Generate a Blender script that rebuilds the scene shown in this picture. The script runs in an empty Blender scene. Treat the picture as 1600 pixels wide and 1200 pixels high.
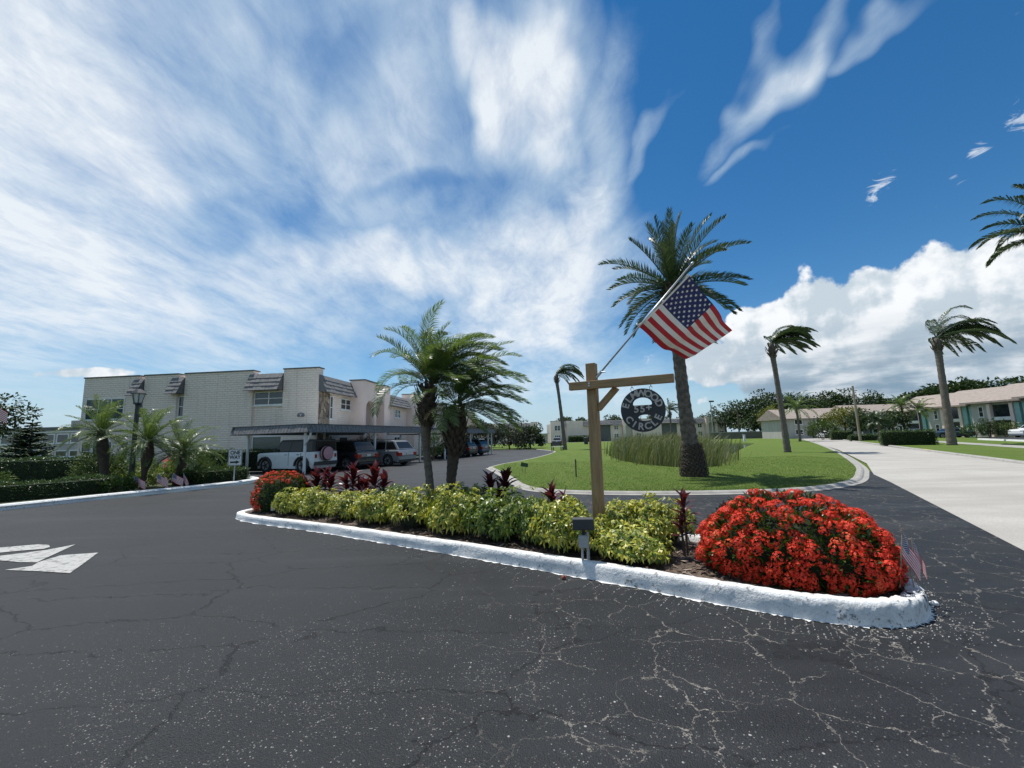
import bpy, bmesh, math, random
import numpy as np
from mathutils import Vector, Matrix, Euler
from mathutils.geometry import tessellate_polygon
R = math.radians
rng = random.Random(7)
scn = bpy.context.scene
C = scn.collection
# ------------------------------------------------------------------ camera
cam = bpy.data.cameras.new('camera'); co = bpy.data.objects.new('camera', cam); C.objects.link(co)
cam.sensor_width = 36; cam.lens = 14.625; cam.clip_start = .05; cam.clip_end = 3000
co.matrix_world = Matrix.Translation((0, 0, 1.6)) @ Matrix.Rotation(R(97.45), 4, 'X') @ Matrix.Rotation(R(-1.5), 4, 'Z')
scn.camera = co
scn.view_settings.view_transform = 'Standard'; scn.view_settings.look = 'None'
scn.view_settings.exposure = 0.42; scn.view_settings.gamma = 1
# ------------------------------------------------------------------ node helper
class NT:
    def __init__(s, nt): s.nt = nt
    def n(s, t, **kw):
        x = s.nt.nodes.new(t)
        for k, v in kw.items(): setattr(x, k, v)
        return x
    def put(s, sock, v):
        if isinstance(v, bpy.types.NodeSocket): s.nt.links.new(v, sock)
        elif v is not None:
            if hasattr(sock.default_value, '__len__') and not hasattr(v, '__len__'): v = (v, v, v)
            if hasattr(sock.default_value, '__len__') and len(sock.default_value) == 4 and len(v) == 3: v = (*v, 1)
            sock.default_value = v
    def math(s, op, a, b=None, c=None, clamp=False):
        x = s.n('ShaderNodeMath', operation=op, use_clamp=clamp)
        for i, v in enumerate((a, b, c)):
            if v is not None: s.put(x.inputs[i], v)
        return x.outputs[0]
    def vm(s, op, a, b=None, out=0):
        x = s.n('ShaderNodeVectorMath', operation=op); s.put(x.inputs[0], a)
        if b is not None: s.put(x.inputs['Scale' if op == 'SCALE' else 1], b)
        return x.outputs[out]
    def noise(s, vec, scale, detail=4, rough=.55, dist=0., lac=2.0, dim='3D'):
        x = s.n('ShaderNodeTexNoise', noise_dimensions=dim); s.put(x.inputs['Vector'], vec); s.put(x.inputs['Scale'], scale)
        s.put(x.inputs['Detail'], detail); s.put(x.inputs['Roughness'], rough); s.put(x.inputs['Distortion'], dist); s.put(x.inputs['Lacunarity'], lac)
        return x.outputs[0]
    def vor(s, vec, scale, feature='F1', rnd=1., out='Distance'):
        x = s.n('ShaderNodeTexVoronoi', feature=feature); s.put(x.inputs['Vector'], vec); s.put(x.inputs['Scale'], scale); s.put(x.inputs['Randomness'], rnd)
        return x.outputs[out]
    def mr(s, v, a, b, c=0., d=1., smooth=True):
        x = s.n('ShaderNodeMapRange', interpolation_type='SMOOTHSTEP' if smooth else 'LINEAR')
        for i, q in enumerate((v, a, b, c, d)): s.put(x.inputs[i], q)
        return x.outputs[0]
    def mix(s, f, a, b, typ='MIX'):
        x = s.n('ShaderNodeMix', data_type='RGBA', blend_type=typ)
        s.put(x.inputs[0], f); s.put(x.inputs[6], a); s.put(x.inputs[7], b)
        return x.outputs[2]
    def mapping(s, vec, loc=(0, 0, 0), rot=(0, 0, 0), sc=(1, 1, 1), typ='POINT'):
        x = s.n('ShaderNodeMapping', vector_type=typ); s.put(x.inputs[0], vec)
        if typ != 'NORMAL': s.put(x.inputs['Location'], loc)
        s.put(x.inputs['Rotation'], rot); s.put(x.inputs['Scale'], sc)
        return x.outputs[0]
# ------------------------------------------------------------------ sun + sky
SUN_EL, SUN_AZ = R(71), R(-41)          # azimuth measured from +Y towards +X
sd = Vector((math.cos(SUN_EL)*math.sin(SUN_AZ), math.cos(SUN_EL)*math.cos(SUN_AZ), math.sin(SUN_EL)))
sl = bpy.data.lights.new('sun', 'SUN'); sl.energy = 4.2; sl.angle = R(.53); sl.color = (1, .965, .9)
so = bpy.data.objects.new('sun', sl); C.objects.link(so); so.rotation_euler = (-sd).to_track_quat('-Z', 'Y').to_euler()
world = bpy.data.worlds.new('World'); scn.world = world; world.use_nodes = True
def build_sky():
    nt = world.node_tree; nt.nodes.clear(); q = NT(nt)
    out = q.n('ShaderNodeOutputWorld'); bg = q.n('ShaderNodeBackground'); nt.links.new(bg.outputs[0], out.inputs[0])
    sky = q.n('ShaderNodeTexSky', sky_type='NISHITA'); sky.sun_disc = False
    sky.sun_elevation = SUN_EL; sky.sun_rotation = SUN_AZ; sky.air_density = 1.0; sky.dust_density = .0; sky.ozone_density = 3.5
    tc = q.n('ShaderNodeTexCoord'); d = q.vm('NORMALIZE', tc.outputs['Generated'])
    sp = q.n('ShaderNodeSeparateXYZ'); nt.links.new(d, sp.inputs[0]); X, Y, Z = sp.outputs
    az = q.math('ARCTAN2', X, Y); el = q.math('ARCSINE', Z)
    cb = q.n('ShaderNodeCombineXYZ'); q.put(cb.inputs[0], az); q.put(cb.inputs[1], el); ae = cb.outputs[0]
    # plane coordinates of a high cloud layer
    zz = q.math('ADD', q.math('MAXIMUM', Z, 0.), .10)
    cp = q.n('ShaderNodeCombineXYZ'); q.put(cp.inputs[0], q.math('DIVIDE', X, zz)); q.put(cp.inputs[1], q.math('DIVIDE', Y, zz)); pl = cp.outputs[0]
    def blobs(lst, warp):
        acc = None
        for (a, e, ra, re, rot, w) in lst:
            m = q.mapping(warp, (a, e, 0), (0, 0, rot), (ra, re, 1), 'TEXTURE')
            v = q.mr(q.vm('LENGTH', m, out=1), 1.25, .15, 0, w)
            acc = v if acc is None else q.math('MAXIMUM', acc, v) if w > .0 else q.math('ADD', acc, v)
        return acc
    wn = q.n('ShaderNodeTexNoise', noise_dimensions='2D'); q.put(wn.inputs['Vector'], ae); q.put(wn.inputs['Scale'], 3.2); q.put(wn.inputs['Detail'], 3)
    warp = q.vm('ADD', ae, q.vm('SCALE', q.vm('SUBTRACT', wn.outputs['Color'], (.5, .5, .5)), .36))
    wz = q.n('ShaderNodeSeparateXYZ'); nt.links.new(warp, wz.inputs[0]); cz = q.n('ShaderNodeCombineXYZ')
    q.put(cz.inputs[0], wz.outputs[0]); q.put(cz.inputs[1], wz.outputs[1]); warp = cz.outputs[0]
    veil = blobs([(-.95, .45, .68, .62, 0, .93), (-.4, .66, .55, .42, .2, .66), (-.35, .85, .5, .25, 0, .58), (.05, .38, .34, .26, 0, .9), (-.5, .3, .6, .22, .1, .72), (-.836, .467, .28, .383, .357, .72), (-.90, .589, .263, .159, .466, .62), (-.606, .6, .263, .072, -.422, .5), (.05, .754, .15, .27, -.156, .95),
        (-.008, .859, .18, .112, 0, .8), (.16, .552, .15, .306, -.373, .85), (-.275, .365, .43, .152, .291, .92), (.02, .312, .27, .248, -.03, .97),
        (-.561, .229, .508, .103, .075, .7), (.062, .144, .40, .137, -.03, .7), (.636, .677, .05, .16, -.713, .78), (.357, .655, .142, .035, .371, .55), (.763, .693, .111, .023, -.164, .35), (.589, .55, .065, .017, .194, .4)], warp)
    gaps = blobs([(-.434, .79, .16, .09, 0, .3), (-.2, .571, .17, .045, .2, .3), (-.625, .381, .115, .049, -.28, .25), (-.487, .458, .09, .061, .18, .22)], warp)
    # generic thin cirrus for the rest of the sky dome (behind the camera)
    back = q.math('MULTIPLY', q.mr(Y, .05, -.35), .5)
    veil = q.math('MAXIMUM', q.math('SUBTRACT', veil, gaps, clamp=True), back)
    st = q.mapping(pl, rot=(0, 0, R(24)), sc=(1.0, .5, 1))
    f1 = q.noise(st, 2.4, 6, .60, .25, dim='2D'); f2 = q.noise(st, 8.5, 6, .68, .3, dim='2D'); f3 = q.noise(ae, 9, 5, .62, .5, dim='2D')
    fib = q.math('ADD', q.math('MULTIPLY', f1, .5), q.math('ADD', q.math('MULTIPLY', f2, .40), q.math('MULTIPLY', f3, .20)))
    cir = q.math('ADD', q.math('MULTIPLY', veil, q.mr(fib, .36, .64, .66, 1.06, False)), q.math('MULTIPLY', q.math('SUBTRACT', fib, .56), q.mr(veil, 0., .5, .25, .62)), clamp=True)
    cir = q.mr(cir, .03, 1.0, 0, .96, False)
    # small fair-weather scraps and the cumulus bank
    cn1 = q.noise(ae, 7.5, 7, .56, dim='2D'); cn2 = q.noise(q.vm('ADD', ae, (-.016, .026, 0)), 7.5, 5, .56, dim='2D')
    vv = q.n('ShaderNodeTexVoronoi', feature='F1', voronoi_dimensions='2D'); q.put(vv.inputs['Vector'], q.vm('ADD', ae, q.vm('SCALE', wn.outputs['Color'], .12))); q.put(vv.inputs['Scale'], 15)
    puff = q.math('SUBTRACT', .5, vv.outputs['Distance'])
    cbl = blobs([(.86, .20, .17, .145, -.1, 1), (.72, .205, .17, .105, .13, 1), (.585, .205, .14, .09, .235, 1), (.47, .14, .11, .07, -.1, 1), (1.0, .21, .2, .12, -.1, 1), (.85, .06, .50, .13, -.1, 1.3), (.74, .12, .26, .12, 0, 1.25), (.95, .14, .3, .14, 0, 1.25), (1.4, .12, .5, .14, 0, 1),
        (-.80, .128, .11, .018, .15, .62)], ae)
    den = q.math('ADD', cbl, q.math('ADD', q.math('MULTIPLY', q.math('SUBTRACT', cn1, .5), 1.3), q.math('MULTIPLY', puff, .35)))
    cum = q.mr(den, .43, .56)
    sbl = blobs([(.765, .416, .05, .022, .611, 1), (.945, .445, .035, .04, -.5, 1), (.889, .422, .02, .02, -.46, 1), (.861, .397, .02, .014, .28, .9)], ae)
    f4 = q.noise(q.mapping(ae, rot=(0, 0, .6), sc=(1, 2.2, 1)), 26, 5, .65, 1.0, dim='2D'); sm = q.mr(q.math('ADD', sbl, q.math('MULTIPLY', q.math('SUBTRACT', f4, .5), 3.2)), .7, 1.5, 0, .75)
    lit = q.mr(q.math('ADD', q.math('MULTIPLY', q.math('SUBTRACT', cn1, cn2), 3.6), q.math('ADD', q.math('MULTIPLY', puff, .35), .47)), .1, .9)
    flat = q.math('MULTIPLY', q.mr(el, .24, .07), q.mr(az, .30, .62))       # bank's shaded underside
    lay = q.noise(q.mapping(ae, sc=(2.2, 11, 1)), 2.6, 5, .6, dim='2D')
    ccol = q.mix(lit, (4.3, 5.0, 5.6), (7.2, 7.4, 7.6))
    ccol = q.mix(q.math('MULTIPLY', flat, q.mr(lay, .72, .34, .25, .95)), ccol, (1.6, 2.45, 3.3))
    # colour of the clear sky
    hs = q.n('ShaderNodeHueSaturation'); q.put(hs.inputs['Hue'], .497); q.put(hs.inputs['Saturation'], 1.3); q.put(hs.inputs['Value'], .80); nt.links.new(sky.outputs[0], hs.inputs['Color'])
    hz = q.mr(el, .16, .0, 0, .85)
    col = q.mix(hz, hs.outputs[0], (3.2, 4.5, 5.7)); col = q.mix(cir, col, q.mix(q.mr(q.math('MULTIPLY', veil, q.math('ADD', f1, .5)), .45, 1.05), (4.5, 5.6, 6.5), (6.4, 6.8, 7.2)))
    col = q.mix(sm, col, (5.6, 6.2, 6.9))
    col = q.mix(cum, col, ccol)
    nt.links.new(col, bg.inputs[0]); bg.inputs[1].default_value = .10
build_sky()
world.cycles.sampling_method = 'MANUAL'; world.cycles.sample_map_resolution = 256
# ------------------------------------------------------------------ materials
def base_mat(name):
    m = bpy.data.materials.new(name); m.use_nodes = True
    q = NT(m.node_tree); b = m.node_tree.nodes['Principled BSDF']
    return m, q, b
def mat(name, c1, c2=None, scale=6., rough=.6, bump=0., bscale=None, metal=0., spec=.5, detail=5, stretch=(1, 1, 1), coat=0.):
    m, q, b = base_mat(name)
    tc = q.n('ShaderNodeTexCoord'); v = q.mapping(tc.outputs['Object'], sc=stretch)
    c2 = c2 or tuple(x*.8 for x in c1)
    n = q.noise(v, scale, detail, .6)
    q.put(b.inputs['Base Color'], q.mix(q.mr(n, .3, .7), c1, c2))
    q.put(b.inputs['Roughness'], q.math('ADD', rough - .08, q.math('MULTIPLY', n, .16)))
    b.inputs['Metallic'].default_value = metal; b.inputs['Specular IOR Level'].default_value = spec; b.inputs['Coat Weight'].default_value = coat
    if bump:
        bp = q.n('ShaderNodeBump'); bp.inputs['Strength'].default_value = bump; bp.inputs['Distance'].default_value = .02
        q.put(bp.inputs['Height'], q.noise(v, bscale or scale*4, 5, .6)); q.put(b.inputs['Normal'], bp.outputs[0])
    return m
def leaf_mat(name, cols, trans=.35, rough=.45, spec=.4):
    """leaf colours picked per leaf, part of the light passing through"""
    m, q, b = base_mat(name)
    g = q.n('ShaderNodeNewGeometry'); r = g.outputs['Random Per Island']
    cr = q.n('ShaderNodeValToRGB'); el = cr.color_ramp.elements
    el[0].position = 0; el[0].color = (*cols[0], 1); el[1].position = 1; el[1].color = (*cols[-1], 1)
    for i, c in enumerate(cols[1:-1]): e = el.new((i+1)/(len(cols)-1)); e.color = (*c, 1)
    q.put(cr.inputs[0], r); col = cr.outputs[0]
    q.put(b.inputs['Base Color'], col); b.inputs['Roughness'].default_value = rough; b.inputs['Specular IOR Level'].default_value = spec
    t = q.n('ShaderNodeBsdfTranslucent'); q.put(t.inputs[0], q.mix(1, col, (1.0, 1.0, .55), 'MULTIPLY'))
    mx = q.n('ShaderNodeMixShader'); mx.inputs[0].default_value = trans
    nt = m.node_tree; nt.links.new(b.outputs[0], mx.inputs[1]); nt.links.new(t.outputs[0], mx.inputs[2])
    nt.links.new(mx.outputs[0], nt.nodes['Material Output'].inputs[0])
    return m
MT = {}
MT['white_paint'] = mat('white_paint', (.78, .78, .76), (.66, .66, .64), 3, .55)
MT['metal_white'] = mat('metal_white', (.72, .73, .73), (.62, .63, .63), 2, .45)
MT['black_metal'] = mat('black_metal', (.018, .02, .022), (.03, .03, .032), 4, .45)
MT['dark_trim'] = mat('dark_trim', (.03, .032, .035), (.045, .045, .047), 4, .6)
MT['galv'] = mat('galv', (.45, .46, .47), (.36, .37, .38), 6, .35, metal=.8)
MT['grey_box'] = mat('grey_box', (.36, .37, .36), (.30, .31, .30), 8, .55)
MT['glass'] = mat('glass', (.012, .018, .022), (.03, .04, .045), 1.2, .07, spec=.8)
MT['car_glass'] = mat('car_glass', (.008, .009, .010), (.012, .012, .013), 1, .12, spec=.35)
MT['blind_glass'] = mat('blind_glass', (.045, .075, .075), (.03, .05, .05), 1.2, .12, spec=.7, stretch=(1, 1, 14))
MT['wall_back'] = mat('wall_back', (.56, .52, .47), (.50, .46, .42), .8, .85)
MT['trim_dark'] = mat('trim_dark', (.09, .095, .10), (.13, .13, .135), 5, .6)
MT['shingle'] = mat('shingle', (.12, .12, .125), (.21, .205, .205), 9, .8, .5, 40)
MT['shingle_tan'] = mat('shingle_tan', (.22, .18, .155), (.31, .26, .225), 2.5, .85, .3, 20)
MT['stucco_pink'] = mat('stucco_pink', (.80, .65, .58), (.73, .59, .53), .7, .85)
MT['stucco_grey'] = mat('stucco_grey', (.38, .36, .34), (.46, .44, .41), 1.5, .8, stretch=(1, 1, .15))
MT['teal'] = mat('teal', (.20, .40, .38), (.25, .45, .43), 2, .6)
MT['concrete'] = mat('concrete', (.34, .325, .30), (.24, .23, .21), 3, .85, .4, 40)
MT['trunk_grey'] = mat('trunk_grey', (.17, .145, .12), (.10, .085, .07), 5, .9, 1., 22, stretch=(1, 1, 3.5))
MT['trunk_dark'] = mat('trunk_dark', (.045, .034, .026), (.085, .062, .045), 9, .95, 1., 30)
MT['trunk_phoenix'] = mat('trunk_phoenix', (.16, .13, .105), (.07, .055, .045), 7, .95, 1., 16)
MT['bark'] = mat('bark', (.11, .085, .065), (.06, .048, .038), 6, .9, .8, 20)
MT['mulch'] = mat('mulch', (.055, .038, .028), (.12, .09, .07), 22, .95, 1., 60)
MT['soil_green'] = mat('soil_green', (.03, .055, .015), (.05, .045, .022), 3, .95, .6, 30)
MT['rubber'] = mat('rubber', (.015, .015, .016), (.022, .022, .022), 6, .8)
MT['rim'] = mat('rim', (.5, .5, .51), (.4, .4, .41), 4, .35, metal=.7)
MT['brick'] = mat('brick', (.30, .09, .05), (.2, .06, .04), 20, .9, .5, 60)
MT['paint_white_car'] = mat('paint_white_car', (.74, .75, .75), (.70, .71, .71), 2, .3, coat=.5)
MT['paint_black_car'] = mat('paint_black_car', (.012, .013, .017), (.016, .017, .02), 2, .28, coat=.6)
MT['paint_silver_car'] = mat('paint_silver_car', (.27, .28, .29), (.24, .25, .26), 2, .3, metal=.35, coat=.5)
MT['paint_blue_car'] = mat('paint_blue_car', (.05, .08, .12), (.04, .07, .1), 2, .3, coat=.5)
MT['pink_cover'] = mat('pink_cover', (.50, .27, .29), (.42, .22, .24), 3, .7)
MT['red_lens'] = mat('red_lens', (.35, .02, .015), (.28, .015, .01), 5, .2)
MT['amber'] = mat('amber', (.6, .25, .04), None, 5, .3)
MT['plate'] = mat('plate', (.6, .62, .6), (.5, .55, .5), 20, .5)
MT['flag_red'] = mat('flag_red', (.50, .018, .035), (.44, .015, .03), 6, .75, .15, 300)
MT['flag_white'] = mat('flag_white', (.80, .79, .78), (.74, .73, .73), 6, .75, .15, 300)
MT['flag_blue'] = mat('flag_blue', (.02, .03, .14), (.016, .024, .11), 6, .75, .15, 300)
MT['sign_black'] = mat('sign_black', (.016, .018, .019), (.03, .032, .033), 5, .5)
MT['sign_letter'] = mat('sign_letter', (.50, .46, .42), (.36, .33, .30), 14, .6, .2, 60)
MT['sign_white'] = mat('sign_white', (.70, .71, .70), (.64, .65, .64), 3, .5)
MT['stone_dark'] = mat('stone_dark', (.10, .095, .09), (.16, .15, .14), 6, .85, .8, 14)
MT['foliage_shade'] = mat('foliage_shade', (.012, .02, .008), (.02, .03, .012), 8, 1.)  # near-black colour standing in for the shade deep inside foliage
MT['hat_tan'] = mat('hat_tan', (.33, .27, .20), (.26, .21, .15), 3, .8)
MT['lamp_glass'] = mat('lamp_glass', (.55, .56, .55), (.45, .46, .46), 3, .25)
MT['ac_tan'] = mat('ac_tan', (.38, .36, .32), None, 3, .6)
MT['mulch_chip'] = leaf_mat('mulch_chip', [(.05, .032, .022), (.16, .12, .09), (.09, .06, .045), (.28, .23, .19)], .0, .9, .2)
MT['leaf_yellow'] = leaf_mat('leaf_yellow', [(.10, .17, .02), (.36, .38, .04), (.56, .51, .08), (.42, .43, .045), (.62, .57, .17), (.12, .19, .025), (.07, .13, .02), (.22, .28, .03)], .3, .4, .5)
MT['leaf_mid'] = leaf_mat('leaf_mid', [(.04, .09, .015), (.12, .20, .03), (.07, .13, .02), (.32, .36, .06), (.05, .10, .02)], .35, .4, .5)
MT['leaf_ixora'] = leaf_mat('leaf_ixora', [(.02, .05, .012), (.05, .10, .02), (.03, .065, .015), (.10, .16, .03)], .25, .35, .5)
MT['leaf_hedge'] = leaf_mat('leaf_hedge', [(.03, .06, .018), (.065, .115, .032), (.045, .085, .025), (.10, .16, .045)], .25, .35, .5)
MT['leaf_hedge_light'] = leaf_mat('leaf_hedge_light', [(.03, .06, .015), (.08, .13, .03), (.05, .09, .02), (.14, .18, .045)], .3, .4, .5)
MT['leaf_tree'] = leaf_mat('leaf_tree', [(.016, .034, .014), (.045, .075, .026), (.028, .052, .018), (.06, .095, .03)], .25, .5, .3)
MT['leaf_tree_yellow'] = leaf_mat('leaf_tree_yellow', [(.10, .13, .02), (.20, .20, .03), (.08, .10, .02)], .3, .5, .3)
MT['leaf_grey'] = leaf_mat('leaf_grey', [(.04, .05, .035), (.09, .10, .075), (.06, .075, .05)], .2, .6, .3)
MT['leaf_pine'] = leaf_mat('leaf_pine', [(.045, .08, .04), (.08, .12, .06), (.06, .095, .048)], .15, .6, .3)
MT['frond'] = leaf_mat('frond', [(.06, .11, .032), (.12, .18, .052), (.085, .14, .04), (.16, .21, .08)], .45, .35, .6)
MT['frond_dark'] = leaf_mat('frond_dark', [(.022, .045, .02), (.05, .085, .035), (.035, .06, .026), (.08, .11, .055)], .25, .4, .5)
MT['frond_dead'] = leaf_mat('frond_dead', [(.30, .21, .11), (.40, .30, .17), (.24, .16, .08)], .3, .7, .2)
MT['ti_red'] = leaf_mat('ti_red', [(.10, .012, .022), (.20, .025, .04), (.06, .012, .018), (.26, .07, .08)], .35, .3, .6)
MT['ti_dark'] = leaf_mat('ti_dark', [(.035, .010, .016), (.07, .014, .022), (.025, .010, .012)], .25, .3, .6)
MT['flower_red'] = leaf_mat('flower_red', [(.62, .028, .014), (.80, .06, .028), (.70, .04, .02), (.88, .12, .06), (.55, .03, .02)], .22, .6, .25)
def flower_mat():
    m = MT['flower_red']; q = NT(m.node_tree); b = m.node_tree.nodes['Principled BSDF']; src = b.inputs['Base Color'].links[0].from_socket
    oi = q.n('ShaderNodeObjectInfo'); k = oi.outputs['Random']
    c = q.mix(q.mr(k, .0, .35), q.mix(1., src, (.78, .7, .7), 'MULTIPLY'), src); c = q.mix(q.mr(k, .8, 1.), c, q.mix(1., src, (1.08, 2.0, 1.6), 'MULTIPLY')); q.put(b.inputs['Base Color'], c)
flower_mat()
MT['reed'] = leaf_mat('reed', [(.08, .12, .035), (.24, .23, .11), (.13, .17, .05), (.38, .35, .22), (.07, .11, .03), (.17, .20, .08)], .3, .6, .3)
MT['grass_blade'] = leaf_mat('grass_blade', [(.045, .10, .014), (.09, .16, .024), (.065, .125, .02), (.12, .17, .035)], .35, .6, .25)
def brick_mat():
    m, q, b = base_mat('painted_block')
    tc = q.n('ShaderNodeTexCoord'); g = q.n('ShaderNodeNewGeometry')
    sp = q.n('ShaderNodeSeparateXYZ'); q.put(sp.inputs[0], tc.outputs['Object'])
    cb = q.n('ShaderNodeCombineXYZ'); q.put(cb.inputs[0], q.math('ADD', sp.outputs[0], sp.outputs[1])); q.put(cb.inputs[1], sp.outputs[2])
    v = q.vm('ADD', cb.outputs[0], q.vm('SCALE', q.vm('SUBTRACT', q.n('ShaderNodeTexNoise').outputs['Color'], (.5, .5, .5)), .03))
    br = q.n('ShaderNodeTexBrick'); q.put(br.inputs['Vector'], v); br.inputs['Scale'].default_value = 1; br.inputs['Brick Width'].default_value = .42
    br.inputs['Row Height'].default_value = .165; br.inputs['Mortar Size'].default_value = .018; br.inputs['Mortar Smooth'].default_value = .6
    q.put(br.inputs['Color1'], (.80, .68, .59)); q.put(br.inputs['Color2'], (.84, .73, .64)); q.put(br.inputs['Mortar'], (.72, .61, .53))
    n = q.noise(tc.outputs['Object'], 9, 5, .65)
    stn = q.noise(q.mapping(tc.outputs['Object'], sc=(2.2, 2.2, .16)), 1.5, 5, .65)
    q.put(b.inputs['Base Color'], q.mix(q.mr(stn, .5, .75, 0, .45), q.mix(q.mr(n, .35, .75, 0, .35), br.outputs[0], (.62, .53, .46)), (.50, .43, .38))); b.inputs['Roughness'].default_value = .85
    bp = q.n('ShaderNodeBump'); bp.inputs['Strength'].default_value = .9; bp.inputs['Distance'].default_value = .03
    q.put(bp.inputs['Height'], q.math('SUBTRACT', q.math('MULTIPLY', n, .7), br.outputs['Fac'])); q.put(b.inputs['Normal'], bp.outputs[0])
    return m
MT['painted_block'] = brick_mat()
def wood_mat():
    m, q, b = base_mat('lumber'); tc = q.n('ShaderNodeTexCoord')
    v = q.mapping(tc.outputs['Object'], sc=(14, 14, 1.1)); n = q.noise(v, 2.2, 7, .65, 1.2); k = q.noise(tc.outputs['Object'], 3, 3)
    c = q.mix(q.mr(n, .3, .72), (.38, .24, .115), (.22, .13, .062)); c = q.mix(q.mr(k, .45, .7, 0, .5), c, (.27, .21, .12))
    q.put(b.inputs['Base Color'], c); b.inputs['Roughness'].default_value = .75
    bp = q.n('ShaderNodeBump'); bp.inputs['Strength'].default_value = .5; bp.inputs['Distance'].default_value = .008; q.put(bp.inputs['Height'], n); q.put(b.inputs['Normal'], bp.outputs[0])
    return m
MT['lumber'] = wood_mat()
def stone_mat():
    m, q, b = base_mat('stone_veneer'); tc = q.n('ShaderNodeTexCoord')
    v = q.mapping(tc.outputs['Object'], sc=(3.6, 3.6, 2.0)); vo = q.n('ShaderNodeTexVoronoi'); q.put(vo.inputs['Vector'], v); vo.inputs['Scale'].default_value = 1
    e = q.vor(v, 1, 'DISTANCE_TO_EDGE')
    cr = q.n('ShaderNodeValToRGB'); sp = q.n('ShaderNodeSeparateColor'); q.put(sp.inputs[0], vo.outputs['Color']); q.put(cr.inputs[0], sp.outputs[0])
    cr.color_ramp.elements[0].color = (.10, .075, .05, 1); cr.color_ramp.elements[1].color = (.38, .30, .22, 1)
    q.put(b.inputs['Base Color'], q.mix(q.mr(e, .0, .07), (.10, .09, .08), cr.outputs[0])); b.inputs['Roughness'].default_value = .85
    bp = q.n('ShaderNodeBump'); bp.inputs['Distance'].default_value = .04; q.put(bp.inputs['Height'], q.mr(e, 0, .1)); q.put(b.inputs['Normal'], bp.outputs[0])
    return m
MT['stone_veneer'] = stone_mat()
def asphalt_mat():
    m, q, b = base_mat('asphalt'); tc = q.n('ShaderNodeTexCoord'); o = tc.outputs['Object']
    sp = q.n('ShaderNodeSeparateXYZ'); q.put(sp.inputs[0], o); X, Y = sp.outputs[0], sp.outputs[1]
    big = q.noise(o, .55, 4, .55); med = q.noise(o, 4, 5, .6); fine = q.noise(o, 140, 3, .7)
    near = q.mr(q.vm('LENGTH', q.mapping(o, (.55, -2.0, 0), sc=(.6, 1, 1)), out=1), 3.2, .6)       # coarse, worn aggregate and its painted sun glint
    c = q.mix(q.mr(big, .35, .68), (.0075, .0087, .0102), (.0175, .0192, .0215)); c = q.mix(q.mr(fine, .35, .75, 0, .55), c, (.022, .0238, .026))
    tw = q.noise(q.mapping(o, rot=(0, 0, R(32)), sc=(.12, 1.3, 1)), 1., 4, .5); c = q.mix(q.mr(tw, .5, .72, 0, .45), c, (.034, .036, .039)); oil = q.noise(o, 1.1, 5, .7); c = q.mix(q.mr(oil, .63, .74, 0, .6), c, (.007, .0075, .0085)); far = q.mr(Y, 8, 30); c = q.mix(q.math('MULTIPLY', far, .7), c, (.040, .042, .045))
    # light stones showing through the seal coat, their sun glint painted in as pale specks
    vo = q.n('ShaderNodeTexVoronoi'); q.put(vo.inputs['Vector'], o); vo.inputs['Scale'].default_value = 95
    sc = q.n('ShaderNodeSeparateColor'); q.put(sc.inputs[0], vo.outputs['Color'])
    wear_glint = q.math('ADD', q.math('MULTIPLY', q.math('MULTIPLY', near, .28), q.mr(q.noise(o, 2.2, 5, .6), .36, .66, .08, 1.)), q.mr(q.noise(o, 1.3, 4, .6), .5, .8, .0, .06))
    st = q.math('MULTIPLY', q.math('LESS_THAN', sc.outputs[0], wear_glint), q.mr(vo.outputs['Distance'], .55, .25))
    c = q.mix(q.math('MULTIPLY', st, .8), c, q.mix(q.math('POWER', sc.outputs[1], 2.2), (.055, .055, .055), (.36, .345, .32)))
    # bits of loose shell and paint
    vb = q.n('ShaderNodeTexVoronoi'); q.put(vb.inputs['Vector'], o); vb.inputs['Scale'].default_value = 14
    sb = q.n('ShaderNodeSeparateColor'); q.put(sb.inputs[0], vb.outputs['Color'])
    bit = q.math('MULTIPLY', q.math('LESS_THAN', sb.outputs[0], .14), q.mr(q.math('ADD', vb.outputs['Distance'], q.math('MULTIPLY', fine, .12)), .20, .12)); bit = q.math('MULTIPLY', bit, q.mr(X, -2.5, .5))
    c = q.mix(q.math('MULTIPLY', bit, .8), c, (.45, .43, .40))
    # cracks: long dark ones everywhere, wide sand-filled ones to the right
    wv = q.n('ShaderNodeTexNoise'); q.put(wv.inputs['Vector'], o); wv.inputs['Scale'].default_value = 3.5; wv.inputs['Detail'].default_value = 9; wv.inputs['Roughness'].default_value = .62
    w = q.vm('ADD', o, q.vm('SCALE', q.vm('SUBTRACT', wv.outputs['Color'], (.5, .5, .5)), .34))
    e1 = q.vor(w, 2.0, 'DISTANCE_TO_EDGE'); e2 = q.vor(q.mapping(w, rot=(0, 0, .5), sc=(.5, 1.1, 1)), 1.0, 'DISTANCE_TO_EDGE')
    brk = q.noise(o, 2.1, 5, .6); rgt = q.mr(q.math('ADD', X, q.math('MULTIPLY', big, 1.4)), -.3, 1.9)
    wid = q.math('MULTIPLY', q.mr(q.noise(o, 14, 5, .75), .42, .76), .013)
    k1 = q.math('MULTIPLY', q.mr(q.math('SUBTRACT', e1, wid), .005, .0), q.math('MULTIPLY', q.mr(brk, .39, .50), rgt))
    k2 = q.math('MULTIPLY', q.mr(e2, .008, .002), q.mr(brk, .62, .5))
    k2 = q.math('MULTIPLY', k2, q.mr(Y, 10, 4.5))
    c = q.mix(k2, c, (.008, .008, .009)); c = q.mix(q.math('MULTIPLY', k1, .85), c, q.mix(fine, (.11, .10, .085), (.36, .33, .29)))
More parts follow.
